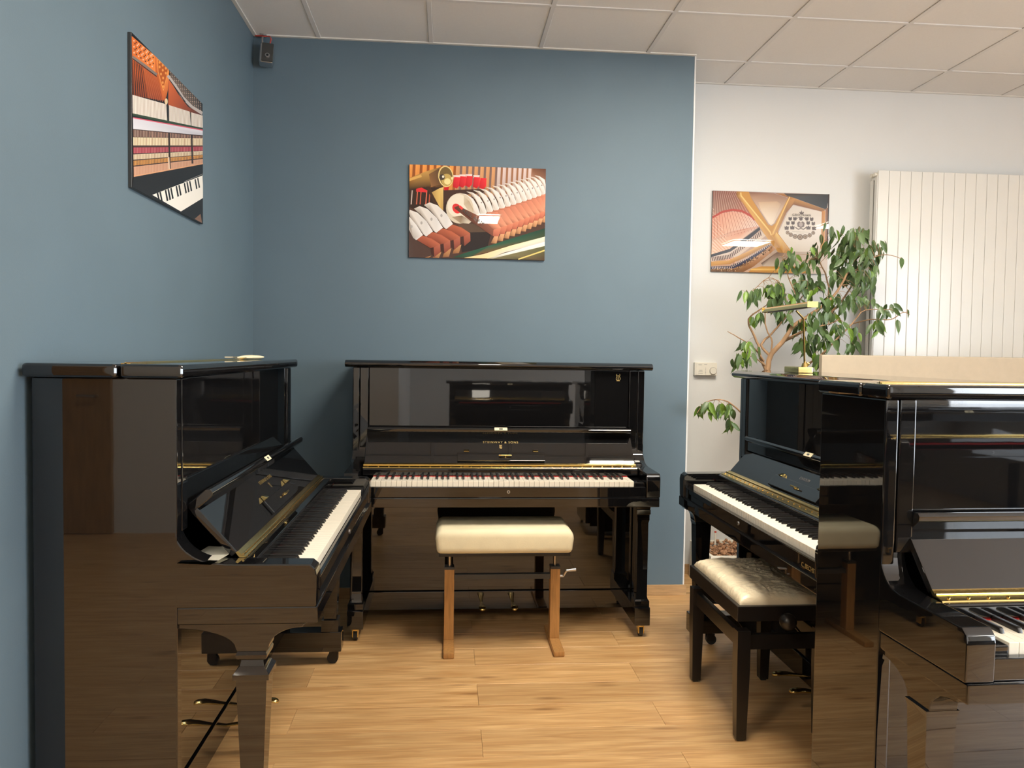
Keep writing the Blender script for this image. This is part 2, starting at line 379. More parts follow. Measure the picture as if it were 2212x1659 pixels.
    li = obj('fallboard_lip', prism(NB(), lip, -lipw, lipw, 'x', .003, 2), P, t)
    if lock:
        pl = [fb(Ln-.001, .0562), fb(Ln+.017, .0562), fb(Ln+.017, .0575), fb(Ln-.001, .0575)]
        lp = obj('lock_plate', prism(NB(), pl, -.032, .032, 'x', .0004, 1), 'bone' if body == 'lacquer' else 'brass', li)
        pl = [fb(Ln+.004, .0574), fb(Ln+.012, .0574), fb(Ln+.012, .0579), fb(Ln+.004, .0579)]
        obj('lock_slot', prism(NB(), pl, -.009, .009, 'x'), 'dark_grey', lp)
    if desk:
        d = [fb(.008, .0005), fb(.060, .0005), fb(.060, .0125), fb(.008, .0125)]
        de = obj('music_ledge', prism(NB(), d, -.214, .214, 'x', .003, 2), P, f)
        for s in (-.17, .17):
            q = [fb(.060, .0005), fb(.078, .0005), fb(.078, .006), fb(.060, .017)]
            obj('ledge_hinge', prism(NB(), q, s-.013, s+.013, 'x', .001, 1), 'brass', f)
        kb = NB(); q = fb(.034, .012); q2 = fb(.034, .022); cyl(kb, (.02, q[0], q[1]), (.02, q2[0], q2[1]), .007, .004); cyl(kb, (-.012, q2[0], q2[1]), (.05, q2[0], q2[1]), .003)
        obj('ledge_catch', kb, 'brass', f)
    ang = math.atan2(uz, ux)               # text lies on the sloping face
    def on_face(me, x, s, par, nm='lettering'):
        q = fb(s, .0006); o = link(nm, me, par); o.location = (x, q[0], q[1]); o.rotation_euler = (ang, 0, 0)
    if text: on_face(text_mesh(text, .017, text_m, 1.25), 0, text_s, f)
    if text and 'STEINWAY' in text: on_face(lyre_mesh(.020), 0, text_s-.024, f, 'lyre_emblem')
    if slip_text:
        o = link('lettering', text_mesh(slip_text, .021, 'gold_ink'), t); o.location = (.63, -.0246, .7245); o.rotation_euler = (PI/2, 0, 0)
    if lyre:
        o = link('lyre_emblem', lyre_mesh(.034), t); o.location = (hw-.135, ylf+.0272, H-.072); o.rotation_euler = (PI/2, 0, 0)
    if keys:
        notes = 'ABCDEFG'
        for i in range(52):
            x = -.6125+KP*(i+.5); link('white_key', WK, t, (x, 0, .780))
            n = notes[i % 7]
            if n in 'ACDFG' and i < 51:
                sh = {'A': .0022, 'C': -.0022, 'D': .0022, 'F': -.003, 'G': 0}[n]; link('black_key', BK, t, (x+KP/2+sh, 0, .780))
    # legs, toes, casters
    for s in (-1, 1):
        x = s*.688
        obj('toe_block', bx(NB(), x-.038, x+.038, legy-.05, ylf+.11, .062, .15, .004), P, t)
        caster(t, x, .118, .063, fork, 'rubber')
        g = NB()
        if leg == 'plain':
            squares(g, x, .135, [(.15, .036), (.178, .036), (.186, .030), (.20, .026), (.56, .026), (.575, .030), (.60, .030), (.604, .034), (.625, .034)])
            obj('leg', g, P, t, ang=20)
            k = NB(); prism(k, [(.09, .664), (.16, .664), (ylf+.08, .664), (ylf+.08, .60), (.20, .615), (.16, .62), (.105, .625)], x-.034, x+.034, 'x', .003, 1); obj('corbel', k, P, t)
        else:
            c = legy; f0 = max(-.02, c-.13); pr = [(ylf+.07, .664), (f0-.01, .664), (f0, .655)]
            for k in range(9):
                a = PI/2*k/8; pr.append((f0+(c-.042-f0)*math.sin(a), .652-.055*(1-math.cos(a))))
            pr += [(c-.036, .585), (c+.036, .585)]
            for k in range(9):
                a = PI/2*(1-k/8); pr.append((ylf+.04-(ylf+.04-c-.042)*math.sin(a), .652-.055*(1-math.cos(a))))
            pr += [(ylf+.07, .655)]
            obj('leg_bracket', prism(NB(), pr, x-.034, x+.034, 'x', .002, 1), P, t)
            if leg == 'molded':
                squares(g, x, c, [(.15, .036), (.20, .036), (.205, .027), (.515, .039), (.518, .046), (.532, .046), (.540, .040), (.550, .031), (.565, .028), (.572, .038), (.582, .040), (.590, .036)])
            else:
                squares(g, x, c, [(.15, .034), (.19, .034), (.195, .026), (.575, .036), (.592, .040)])
            obj('leg', g, P, t, ang=20)
    for s in (-1, 1):
        pb = NB(); y0 = ylf+.09
        pts = [(s*.08, y0, .092), (s*.08, y0-.05, .098), (s*.08, y0-.09, .104), (s*.08, y0-.12, .107), (s*.08, y0-.142, .105), (s*.08, y0-.152, .102), (s*.08, y0-.155, .101)]
        wdt = [.007, .009, .014, .0185, .017, .011, .004]
        rings = []
        for p, ww in zip(pts, wdt):
            rings.append([pb.verts.new((p[0]+math.cos(2*PI*k/12)*ww, p[1], p[2]+math.sin(2*PI*k/12)*min(.0075, ww*.6))) for k in range(12)])
        for a, b in zip(rings, rings[1:]):
            for k in range(12): pb.faces.new((a[k], a[(k+1) % 12], b[(k+1) % 12], b[k]))
        pb.faces.new(rings[0]); pb.faces.new(rings[-1]); obj('pedal', pb, pedal_m, t, ang=60)
    return t
def lyre_mesh(h):
    b = NB(); f = h/2
    for s in (-1, 1): tube(b, [(s*.35*f, f, 0), (s*.62*f, .75*f, 0), (s*.38*f, .35*f, 0), (s*.55*f, -.1*f, 0), (s*.66*f, -.5*f, 0), (s*.35*f, -.85*f, 0), (0, -f*.9, 0)], h*.032, 6)
    for x in (-.18, 0, .18): tube(b, [(x*f, .62*f, 0), (x*f, -.8*f, 0)], h*.014, 5)
    tube(b, [(-.5*f, .62*f, 0), (.5*f, .62*f, 0)], h*.028, 6); tube(b, [(-.5*f, -f, 0), (.5*f, -f, 0)], h*.05, 6)
    for v in b.verts: v.co.z *= .25
    return mesh_of('lyre_emblem', b, 'gold_ink')

piano('glossy black upright piano standing parallel to the blue wall, cream crank bench before it', (.265, 3.632, 0), 0, H=1.330, ylf=.292, depth=.43, lid_split=0,
      text='STEINWAY & SONS', lyre=True, leg='plain')
piano('glossy black upright piano along the left blue wall with a paper behind its fallboard', (-.365, 2.795, 0), PI/2, H=1.334, ylf=.297, depth=.375, lid_split=.155,
      text='STEINWAY & SONS', leg='molded', fork='satin_black', lw=.762, text_s=.115, narrow=True)
piano('black upright piano carrying a brass lamp on its lid in front of the green ficus', (1.140, 2.945, 0), -PI/2, H=1.306, ylf=.235, depth=.37, lid_split=0,
      text='CAROLIN', slip_text='C. BECHSTEIN', leg='bracket', fork='satin_black', text_m='grey_ink', text_s=.085, legy=.065)
piano('black upright piano with a brass hinge across its lid, backing onto the lamp piano', (1.7976, 1.5686, 0), math.radians(1.5), H=1.312, ylf=.259, depth=.337, lid_split=.12,
      leg='bracket', mitre=True, desk=False, lw=.742)
for k, (x, lab) in enumerate(((.75, 'low black upright piano mirrored in the upper panel above the cream crank bench'), (2.35, 'low black upright piano between two others in the row opposite the blue wall'), (3.95, 'low black upright piano at the window end of the row opposite'))):
    piano(lab, (x, -1.35, 0), PI, H=1.03, keys=False, desk=False, leg='plain', lid_split=0)

# ------------------------------------------------------------------ benches
t = thing('piano_bench', 'cream upholstered bench on wooden T posts with a crank handle', 'bench', (.268, 3.69, 0))
b = NB(); bx(b, -.315, .315, -.165, .165, .465, .605, .03, 4)
for v in b.verts:
    fx = v.co.x/.315; fy = v.co.y/.165
    if v.co.z > .55: v.co.z -= .035*abs(fx)**5 + .012*fy*fy
    if v.co.z < .50: v.co.x *= .985
obj('cushion', b, 'cream_cloth', t, ang=60)
obj('seat_board', bx(NB(), -.30, .30, -.15, .15, .452, .467, .003), 'satin_black', t)
for s in (-1, 1):
    x = s*.25
    obj('foot', bx(NB(), x-.025, x+.025, -.19, .175, 0, .026, .006, 2), 'bench_wood', t)
    po = obj('post', bx(NB(), x-.023, x+.023, -.022, .03, .026, .358, .003), 'bench_wood', t)
    obj('post_collar', bx(NB(), x-.023, x+.023, -.022, .03, .358, .370, .002), 'dark_grey', po)
    obj('rod', cyl(NB(), (x, .004, .368), (x, .004, .455), .009), 'steel', t)
obj('cross_bar', bx(NB(), -.227, .227, -.012, .018, .308, .332, .002), 'dark_grey', t)
cb = NB(); cyl(cb, (.273, 0, .318), (.292, 0, .318), .006); cyl(cb, (.290, 0, .318), (.303, -.02, .350), .0055)
ch = obj('crank', cb, 'silver', t); obj('crank_handle', cyl(NB(), (.302, -.02, .350), (.347, -.02, .354), .006, .008), 'silver', ch)

t = thing('piano_bench', 'black framed adjustable bench with cream film wrapped seat and side knob', 'bench', (1.205, 2.965, 0))
b = NB(); nx_, ny_ = 56, 96; hx, hy = .160, .262; g = {}
random.seed(5)
for i in range(nx_+1):
    for j in range(ny_+1):
        x = -hx+2*hx*i/nx_; y = -hy+2*hy*j/ny_
        ex = 1-abs(x/hx)**6; ey = 1-abs(y/hy)**8
        z = .497+.036*(max(ex, 0)**.45)*(max(ey, 0)**.45)
        e2 = max(ex, 0)**.3*max(ey, 0)**.3
        q = noise.noise(Vector((x*9+2*noise.noise(Vector((x*7, y*7, 3))), y*26+5*noise.noise(Vector((x*8, y*8, 0))), 0)))
        z += e2*(.0055*(1-min(1, abs(q)*2.4))**3+.0025*noise.noise(Vector((x*30, y*45, 9))))
        g[i, j] = b.verts.new((x, y, z))
for i in range(nx_):
    for j in range(ny_): b.faces.new((g[i, j], g[i+1, j], g[i+1, j+1], g[i, j+1]))
ed = [e for e in b.edges if e.is_boundary]; ex_ = bmesh.ops.extrude_edge_only(b, edges=ed)
for v in [v for v in ex_['geom'] if isinstance(v, bmesh.types.BMVert)]: v.co.z = .482
obj('cushion', b, 'film_cushion', t, ang=60)
obj('seat_frame', bx(NB(), -.175, .175, -.278, .278, .435, .490, .005), 'frame_black', t)
for sx in (-1, 1):
    for sy in (-1, 1):
        lg = NB(); x, y = sx*.147, sy*.255
        top, bot = .0235, .018
        squares(lg, x, y, [(.006, bot*.9), (.010, bot), (.26, top), (.40, top)])
        l = obj('leg', lg, 'frame_black', t, ang=20)
        obj('foot_pad', bx(NB(), x-.011, x+.011, y-.011, y+.011, 0, .007), 'rubber', l)
for s in (-1, 1):
    obj('side_rail', bx(NB(), s*.147-.011, s*.147+.011, -.236, .236, .33, .385, .003), 'frame_black', t)
    obj('end_rail', bx(NB(), -.128, .128, s*.255-.011, s*.255+.011, .33, .385, .003), 'frame_black', t)
    sc = NB()
    for a, c in ((-.21, .21), (.21, -.21)): prism(sc, [(a-.012, .355), (a+.012, .355), (c+.012, .437), (c-.012, .437)], s*.10-.004, s*.10+.004, 'x')
    obj('scissor_lift', sc, 'satin_black', t)
    k = NB(); cyl(k, (-.005, s*.278, .446), (-.005, s*.295, .446), .012); sphere(k, (-.005, s*.314, .446), .030); obj('knob', k, 'frame_black', t, ang=80)

# ------------------------------------------------------------------ pictures: flat prints built from coloured shapes
def lin(c): return tuple(((v/255)/12.92 if v <= 10 else ((v/255+.055)/1.055)**2.4) for v in c)
def homography(q):
    # quad TL TR BR BL (crop coordinates) -> unit square
    src = q; dst = [(0, 1), (1, 1), (1, 0), (0, 0)]
    A = []
    for (x, y), (u, v) in zip(src, dst): A.append([x, y, 1, 0, 0, 0, -u*x, -u*y, u]); A.append([0, 0, 0, x, y, 1, -v*x, -v*y, v])
    n = 8
    for i in range(n):
        p = max(range(i, n), key=lambda r: abs(A[r][i])); A[i], A[p] = A[p], A[i]
        for r in range(n):
            if r != i:
                f = A[r][i]/A[i][i]; A[r] = [a-f*b for a, b in zip(A[r], A[i])]
    h = [A[i][8]/A[i][i] for i in range(n)]
    def F(p):
        x, y = p; d = h[6]*x+h[7]*y+1; return ((h[0]*x+h[1]*y+h[2])/d, (h[3]*x+h[4]*y+h[5])/d)
    return F
class Art:
    def __init__(s, quad, W, H): s.F = homography(quad); s.W, s.H = W, H; s.v = []; s.f = []; s.c = []; s.z = 0
    def up(s): s.z += 2.2e-5
    def loc(s, p):
        u, v = s.F(p); return (min(max(u, .001), .999)*s.W, min(max(v, .001), .999)*s.H)
    def poly(s, pts, col, same=False):
        # col: one colour, or one for each corner
        if not same: s.up()
        cols = col if isinstance(col[0], (tuple, list)) else [col]*len(pts)
        b = len(s.v); s.f.append(list(range(b, b+len(pts))))
        for p, c in zip(pts, cols): x, y = s.loc(p); s.v.append((x, y, s.z)); s.c.append((*lin(c), 1))
    def ell(s, cx, cy, rx, ry, col, rot=0, n=22, same=False):
        c, d = math.cos(rot), math.sin(rot)
        s.poly([(cx+rx*math.cos(2*PI*k/n)*c-ry*math.sin(2*PI*k/n)*d, cy+rx*math.cos(2*PI*k/n)*d+ry*math.sin(2*PI*k/n)*c) for k in range(n)], col, same)
    def line(s, pts, w, col, same=False):
        for (a, b) in zip(pts, pts[1:]):
            dx, dy = b[0]-a[0], b[1]-a[1]; L = math.hypot(dx, dy) or 1; nx, ny = -dy/L*w/2, dx/L*w/2
            s.poly([(a[0]+nx, a[1]+ny), (b[0]+nx, b[1]+ny), (b[0]-nx, b[1]-ny), (a[0]-nx, a[1]-ny)], col, same); same = True
    def build(s, parent, y):
        me = bpy.data.meshes.new('print'); me.from_pydata([(x, -z, yy) for x, yy, z in s.v], [], s.f)
        ca = me.color_attributes.new('Col', 'FLOAT_COLOR', 'POINT')
        for i, c in enumerate(s.c): ca.data[i].color = c
        me.materials.append(M['print']); o = link('print', me, parent); o.location = (0, y, 0); return o
def shade(c, f): return tuple(max(0, min(255, v*f)) for v in c)
def picture(label, loc, rz, art):
    t = thing('wall_picture', label, 'picture', loc, rz)
    bd = obj('board', bx(NB(), 0, art.W, -.012, 0, 0, art.H, .001, 1), 'dark_grey', t)
    art.build(t, -.0122); return t

# --- hammers picture (crop frame of the middle picture)
def art_hammers():
    A = Art([(165, 150), (2088, 215), (2058, 1515), (155, 1470)], .75, .505)
    A.poly([(165, 150), (2088, 215), (2058, 1515), (155, 1470)], (74, 52, 44))
    A.up(); x = 150
    while x < 2090:
        f = (x-150)/1940
        wv = 62-24*f; c1 = (232, 152, 78) if f < .33 else ((205, 150, 105) if f < .62 else (205, 185, 180)); c2 = (150, 84, 45) if f < .33 else ((122, 98, 92) if f < .62 else (150, 105, 78))
        A.poly([(x, 140+33*f), (x+wv, 140+33*f), (x+wv-24, 620), (x-24, 620)], [shade(c1, 1.05), c1, shade(c1, .8), shade(c1, .8)], True)
        A.poly([(x+wv, 140+33*f), (x+wv+wv*.65, 140+33*f), (x+wv*1.65-24, 620), (x+wv-24, 620)], c2, True); x += wv*1.65
    A.poly([(1900, 205), (2088, 210), (2080, 470), (1860, 490)], [(120, 80, 60), (90, 60, 50), (150, 110, 90), (190, 150, 130)])
    A.poly([(160, 480), (640, 470), (760, 1000), (160, 760)], (52, 38, 34))
    for k, (x, c) in enumerate([(190, (210, 190, 180)), (265, (205, 105, 80)), (315, (190, 90, 66)), (395, (220, 110, 85)), (440, (180, 85, 60))]): A.line([(x+15, 520), (x, 720)], 14, c, k > 0)
    A.poly([(260, 500), (330, 478), (410, 520), (410, 550), (260, 540)], (215, 50, 55))
    for k, (x, y) in enumerate([(795, 330), (880, 320), (970, 315), (1075, 330), (1165, 345)]):
        A.poly([(x-10, y-25), (x+80, y-25), (x+75, y+20), (x-5, y+20)], (225, 205, 200)) if k < 4 else None
        A.poly([(x, y), (x+85, y+5), (x+80, y+120), (x+35, y+165), (x-20, y+140)], [(214, 40, 52), (224, 58, 66), (226, 52, 60), (190, 35, 45), (180, 30, 42)])
    A.poly([(650, 480), (725, 470), (710, 530), (655, 520)], (190, 35, 42))
    A.poly([(640, 520), (1250, 500), (1200, 560), (760, 600), (640, 720)], (66, 46, 40))
    A.poly([(160, 345), (400, 250), (600, 190), (640, 470), (420, 470), (160, 510)], [(170, 120, 60), (196, 150, 84), (120, 92, 60), (70, 50, 34), (84, 58, 36), (60, 42, 30)])
    A.poly([(160, 350), (330, 295), (340, 330), (160, 390)], (214, 166, 92))
    A.poly([(440, 290), (580, 210), (620, 440), (470, 470)], [(128, 92, 60), (90, 70, 52), (96, 68, 48), (140, 100, 64)])
    A.poly([(400, 470), (460, 470), (560, 740), (500, 690)], (64, 44, 34))
    A.poly([(480, 550), (590, 490), (642, 475), (640, 820), (585, 750)], [(178, 142, 84), (214, 180, 110), (226, 196, 124), (180, 144, 80), (206, 170, 96)])
    A.ell(678, 322, 108, 152, (222, 196, 132), -.12); A.ell(680, 324, 92, 136, (112, 92, 58), -.12)
    A.ell(690, 370, 76, 86, (188, 160, 92), -.1); A.ell(700, 395, 46, 44, (236, 214, 150)); A.ell(624, 334, 40, 42, (70, 60, 54)); A.ell(640, 326, 16, 18, (230, 224, 204)); A.ell(765, 350, 12, 20, (236, 220, 168))
    A.poly([(880, 1100), (1320, 1090), (1260, 1330), (900, 1400), (880, 1250)], (38, 32, 32))
    A.poly([(840, 980), (1150, 1000), (1250, 1110), (900, 1120)], (84, 66, 54))
    for k in range(13, -1, -1):                       # receding row, drawn from the far end
        s = 1-.018*k; dx = 98*k-1.3*k*k; dy = 26*k-.2*k*k
        def q(px, py): return (870+(px-870)*s+dx, 780+(py-780)*s-dy)
        A.poly([q(1180, 860), q(1060, 890), q(1340, 1085), q(1450, 1052), q(1310, 850)], [(214, 140, 112), (120, 72, 56), (128, 78, 60), (222, 148, 118), (206, 130, 104)])
        A.poly([q(1040, 900), q(1100, 880), q(1345, 1075), q(1335, 1170), q(1200, 1080)], (108, 62, 50))
        A.poly([q(1340, 1080), q(1452, 1052), q(1418, 1172), q(1338, 1172)], [(196, 116, 90), (206, 128, 100), (176, 98, 76), (150, 84, 66)])
        A.poly([q(1355, 1172), q(1415, 1172), q(1385, 1275), q(1305, 1270)], [(205, 150, 110), (214, 160, 118), (180, 130, 90), (110, 76, 52)])
        A.poly([q(870, 560), q(960, 575), q(1060, 640), q(1120, 740), q(1160, 860), q(1130, 905), q(1066, 880), q(1050, 780), q(1000, 680), q(930, 600)],
               [(222, 212, 200), (226, 220, 214), (216, 212, 212), (222, 218, 216), (232, 226, 222), (206, 196, 188), (196, 186, 176), (190, 178, 166), (176, 158, 140), (160, 136, 114)])
        if k: A.ell(*q(1085, 720), 9, 12, (150, 140, 136))
    A.ell(872, 778, 192, 216, (204, 190, 168), 0, 28); A.ell(850, 740, 150, 165, (222, 212, 194), 0, 26)
    A.poly([(930, 600), (1010, 680), (1062, 790), (1066, 880), (1010, 840), (930, 720)], [(200, 186, 164), (176, 156, 130), (170, 150, 124), (196, 182, 162), (206, 192, 170), (190, 172, 148)])
    A.poly([(760, 900), (900, 880), (1040, 960), (1000, 995), (880, 985)], [(168, 148, 122), (120, 100, 80), (190, 178, 160), (206, 196, 180), (150, 132, 110)])
    A.ell(830, 780, 58, 74, (206, 52, 52), -.5); A.poly([(790, 770), (850, 740), (1170, 900), (1345, 1080), (1335, 1172), (1200, 1075), (1040, 970)], [(88, 52, 42), (100, 60, 48), (128, 76, 60), (132, 80, 64), (116, 68, 54), (100, 60, 48), (92, 54, 44)])
    A.poly([(880, 735), (925, 775), (900, 800), (860, 760)], (214, 60, 56))
    for k in range(3, -1, -1):                        # near group of four on the left
        dx, dy = -140*(3-k), 52*(3-k)
        def q(px, py): return (px+dx, py+dy)
        A.poly([q(800, 1330), q(895, 1290), q(860, 1410), q(770, 1420)], [(176, 122, 78), (190, 138, 92), (150, 104, 68), (120, 80, 54)])
        A.poly([q(640, 1040), q(780, 1010), q(900, 1050), q(1018, 1130), q(930, 1172), q(890, 1190)], [(150, 76, 52), (174, 92, 64), (170, 88, 62), (182, 100, 72), (150, 76, 54), (120, 58, 42)])
        A.poly([q(925, 1175), q(1018, 1130), q(1022, 1240), q(935, 1312)], [(160, 86, 66), (178, 100, 76), (140, 72, 56), (120, 62, 48)])
        A.poly([q(880, 1185), q(926, 1172), q(936, 1312), q(892, 1270)], (64, 36, 30))
        A.poly([q(370, 730), q(450, 694), q(560, 735), q(690, 860), q(776, 1000), q(682, 1072), q(640, 1040), q(560, 920), q(460, 810)],
               [(190, 180, 168), (222, 214, 206), (222, 218, 214), (210, 206, 204), (228, 224, 222), (212, 206, 202), (170, 158, 148), (176, 166, 156), (150, 134, 122)])
        A.ell(*q(615, 880), 16, 22, (170, 164, 160))
    A.poly([(770, 1470), (940, 1410), (1300, 1300), (1640, 1190), (2075, 1060), (2070, 1190), (1500, 1340), (1090, 1440), (1000, 1478)], [(30, 66, 50), (36, 84, 66), (40, 88, 70), (34, 78, 62), (26, 60, 48), (60, 70, 46), (96, 74, 48), (110, 82, 52), (60, 70, 50)])
    A.poly([(930, 1478), (1200, 1425), (1600, 1300), (2068, 1178), (2066, 1260), (1500, 1400), (1280, 1485)], [(226, 196, 140), (234, 208, 158), (236, 214, 172), (232, 222, 196), (196, 186, 180), (216, 206, 186), (232, 210, 160)])
    A.poly([(1250, 1488), (1500, 1410), (2066, 1250), (2064, 1515), (1690, 1500)], [(176, 166, 140), (236, 232, 224), (244, 240, 226), (96, 74, 46), (92, 88, 58)])
    A.poly([(1330, 1488), (1560, 1430), (2064, 1310), (2060, 1518), (1690, 1502)], [(110, 104, 78), (120, 112, 78), (88, 92, 62), (74, 54, 38), (70, 66, 44)])
    A.line([(1690, 1500), (2062, 1372)], 22, (216, 190, 112))
    return A

# --- iron frame picture with the printed crest (crop frame of the right picture)
def art_frame():
    A = Art([(150, 78), (2008, 135), (1985, 1405), (112, 1385)], .75, .50)
    A.poly([(150, 78), (2008, 135), (1985, 1405), (112, 1385)], [(120, 82, 74), (200, 184, 176), (214, 200, 190), (190, 150, 124)])
    A.poly([(150, 80), (600, 90), (820, 520), (900, 640), (420, 1010), (118, 1120)], [(104, 86, 82), (110, 80, 74), (190, 120, 100), (214, 190, 178), (222, 182, 158), (226, 190, 166)])
    A.poly([(140, 500), (300, 440), (480, 410), (660, 440), (800, 530), (880, 640), (420, 740), (130, 860)], [(214, 140, 118), (222, 158, 134), (224, 170, 148), (222, 176, 156), (214, 190, 176), (222, 206, 196), (226, 180, 156), (222, 164, 138)])
    A.up()
    for k in range(34):                                # strings
        f = k/33; A.line([(150+f*470, 85+f*10), (150+900*f, 500+420*(1-f)*.9+150*f)], 7, (150, 92, 82) if k % 2 else (196, 150, 136), True)
    for k in range(26): y = 360+k*30; A.line([(140, y), (140+min(640, 30+k*24), y+min(640, 30+k*24)*1.02)], 8, (206, 150, 128) if k % 2 else (232, 196, 176), True)
    A.line([(140, 510), (300, 420), (470, 385), (620, 405), (760, 480), (830, 545)], 34, (176, 78, 70))
    A.line([(130, 860), (500, 760), (860, 660)], 18, (206, 160, 140))
    A.poly([(118, 1105), (430, 1010), (600, 880), (900, 660), (915, 700), (620, 960), (430, 1060), (118, 1150)], (62, 64, 72))
    A.poly([(118, 1150), (430, 1060), (930, 720), (1000, 800), (560, 1130), (118, 1225)], [(206, 188, 176)]*6)
    A.up()
    for k in range(30):
        f = k/29; x = 125+f*780; y = 1150-f*110-max(0, f-.35)*470
        A.poly([(x, y), (x+15, y-6), (x+30, y+60), (x+14, y+66)], (98, 78, 76), True)
    A.poly([(115, 1225), (400, 1200), (700, 1060), (1060, 860), (1075, 930), (700, 1140), (420, 1260), (115, 1290)], [(196, 150, 92), (206, 160, 100), (214, 172, 116), (220, 186, 130), (176, 138, 98), (160, 118, 76), (176, 126, 74), (186, 136, 80)])
    A.poly([(115, 1300), (420, 1290), (700, 1170), (1070, 930), (1090, 960), (700, 1240), (480, 1330), (115, 1345)], (60, 62, 84))
    A.up()
    for k in range(34):
        f = k/33; x = 125+f*930; y = 1305-max(0, f-.3)*540; A.poly([(x, y), (x+12, y-5), (x+20, y+34), (x+8, y+38)], (196, 180, 172), True)
    A.poly([(115, 1345), (480, 1335), (720, 1230), (1090, 950), (1160, 1010), (800, 1300), (640, 1385), (113, 1385)], [(130, 100, 76), (150, 112, 82), (176, 130, 96), (190, 146, 110), (186, 140, 104), (150, 106, 74), (120, 84, 58), (104, 76, 54)])
    random.seed(3); A.up()
    for k in range(150):
        f = random.random(); x = 160+f*940; yl = 1360-max(0, f-.35)*560; A.ell(x, yl+random.uniform(-26, 28), 8, 9, random.choice([(92, 66, 50), (220, 186, 146), (112, 84, 66)]), 0, 7, True)
    A.poly([(590, 95), (730, 100), (770, 200), (1040, 620), (1100, 640), (1150, 600), (1340, 220), (1400, 130), (1430, 150), (1400, 260), (1190, 720), (1420, 1060), (1300, 1080), (590, 170)], (190, 140, 78))
    A.poly([(530, 95), (600, 95), (600, 160), (1060, 720), (1290, 1070), (1210, 1075), (1000, 800), (880, 620), (640, 290), (530, 170)], [(150, 104, 66), (186, 140, 84), (206, 160, 96), (214, 168, 96), (176, 130, 80), (196, 148, 94), (224, 180, 110), (206, 156, 86), (176, 124, 78), (132, 92, 64)])
    A.line([(600, 110), (605, 160), (1075, 740), (1090, 790)], 20, (232, 196, 128))
    A.poly([(735, 105), (1130, 125), (1330, 190), (1345, 210), (1130, 600), (1085, 630), (1050, 600), (770, 190)], [(130, 94, 80), (150, 116, 100), (150, 120, 104), (160, 130, 112), (222, 206, 188), (226, 210, 192), (222, 206, 186), (176, 140, 118)])
    A.poly([(880, 260), (1180, 250), (1240, 290), (1110, 590), (1060, 590), (930, 400)], [(196, 164, 136), (190, 160, 134), (186, 160, 138), (226, 212, 196), (226, 212, 196), (216, 196, 174)])
    A.poly([(1150, 125), (1420, 130), (1470, 205), (1960, 380), (1890, 410), (1440, 300), (1330, 430), (1190, 740), (1110, 790), (1100, 740), (1330, 250), (1350, 190)], [(160, 112, 76), (176, 128, 84), (190, 140, 92), (150, 112, 84), (140, 104, 80), (130, 96, 76), (140, 104, 80), (186, 140, 90), (206, 160, 100), (206, 156, 92), (176, 132, 86), (150, 108, 76)])
    A.line([(1400, 140), (1330, 290), (1110, 780)], 18, (224, 186, 118))
    A.poly([(1290, 125), (2005, 138), (1965, 380), (1450, 195), (1340, 165)], [(70, 66, 68), (62, 66, 70), (66, 70, 76), (84, 88, 92), (90, 84, 80)])
    A.poly([(1430, 310), (1890, 415), (1880, 900), (1860, 1050), (1420, 1050), (1200, 760), (1350, 430)], [(206, 196, 186), (210, 200, 190), (220, 212, 204), (226, 218, 212), (220, 210, 200), (216, 206, 194), (208, 196, 184)])
    A.poly([(1890, 400), (1945, 395), (1935, 1000), (1875, 1000)], [(176, 120, 74), (196, 142, 92), (196, 150, 104), (206, 164, 122)])
    A.poly([(1950, 360), (1985, 350), (1975, 1000), (1945, 1000)], (140, 104, 86)); A.poly([(1985, 135), (2008, 135), (1992, 1000), (1974, 1000)], (58, 50, 50))
    A.poly([(1130, 830), (1170, 740), (1420, 1060), (1420, 1130), (1290, 1080)], [(186, 136, 80), (226, 190, 120), (206, 152, 94), (176, 124, 78), (196, 146, 92)])
    A.poly([(930, 1240), (1180, 1060), (1420, 1080), (1440, 1300), (960, 1300)], [(92, 74, 66), (122, 98, 88), (190, 160, 140), (214, 200, 188), (206, 190, 178)])
    A.poly([(720, 1390), (780, 1330), (940, 1290), (1700, 1290), (1700, 1395)], [(176, 122, 66), (222, 172, 96), (196, 142, 82), (190, 136, 80), (206, 156, 92)])
    A.line([(760, 1345), (1560, 1330)], 24, (232, 190, 116))
    ink = (98, 88, 86)                                 # crest: crown, shields, ribbon, medals
    A.poly([(1535, 425), (1550, 410), (1560, 430), (1570, 388), (1582, 430), (1595, 410), (1608, 425), (1590, 455), (1552, 455)], ink)
    for k, (x, y) in enumerate([(1390, 525), (1465, 525), (1560, 525), (1655, 525), (1730, 530), (1355, 595), (1435, 590), (1675, 590), (1757, 600)]):
        A.poly([(x-28, y-20), (x-14, y-32), (x, y-14), (x+14, y-32), (x+28, y-20), (x+26, y+20), (x, y+30), (x-26, y+20)], shade(ink, .9+.06*(k % 3)), k > 0)
    for k, (x, y) in enumerate([(1335, 670), (1425, 665), (1680, 665), (1770, 672)]):
        A.poly([(x-36, y-24), (x-14, y-16), (x, y-36), (x+14, y-16), (x+36, y-24), (x+30, y+30), (x-30, y+30)], ink, k > 0)
    A.poly([(1500, 590), (1530, 565), (1560, 580), (1590, 565), (1620, 590), (1612, 650), (1560, 672), (1508, 650)], (116, 104, 102))
    A.ell(1560, 615, 30, 36, (170, 156, 150)); A.line([(1480, 535), (1520, 505), (1560, 492), (1600, 505), (1640, 535)], 8, ink)
    A.line([(1475, 660), (1515, 692), (1560, 680), (1605, 692), (1645, 660)], 14, ink); A.line([(1420, 728), (1700, 736)], 4, (170, 158, 150)); A.line([(1490, 752), (1610, 756)], 4, (170, 158, 150))
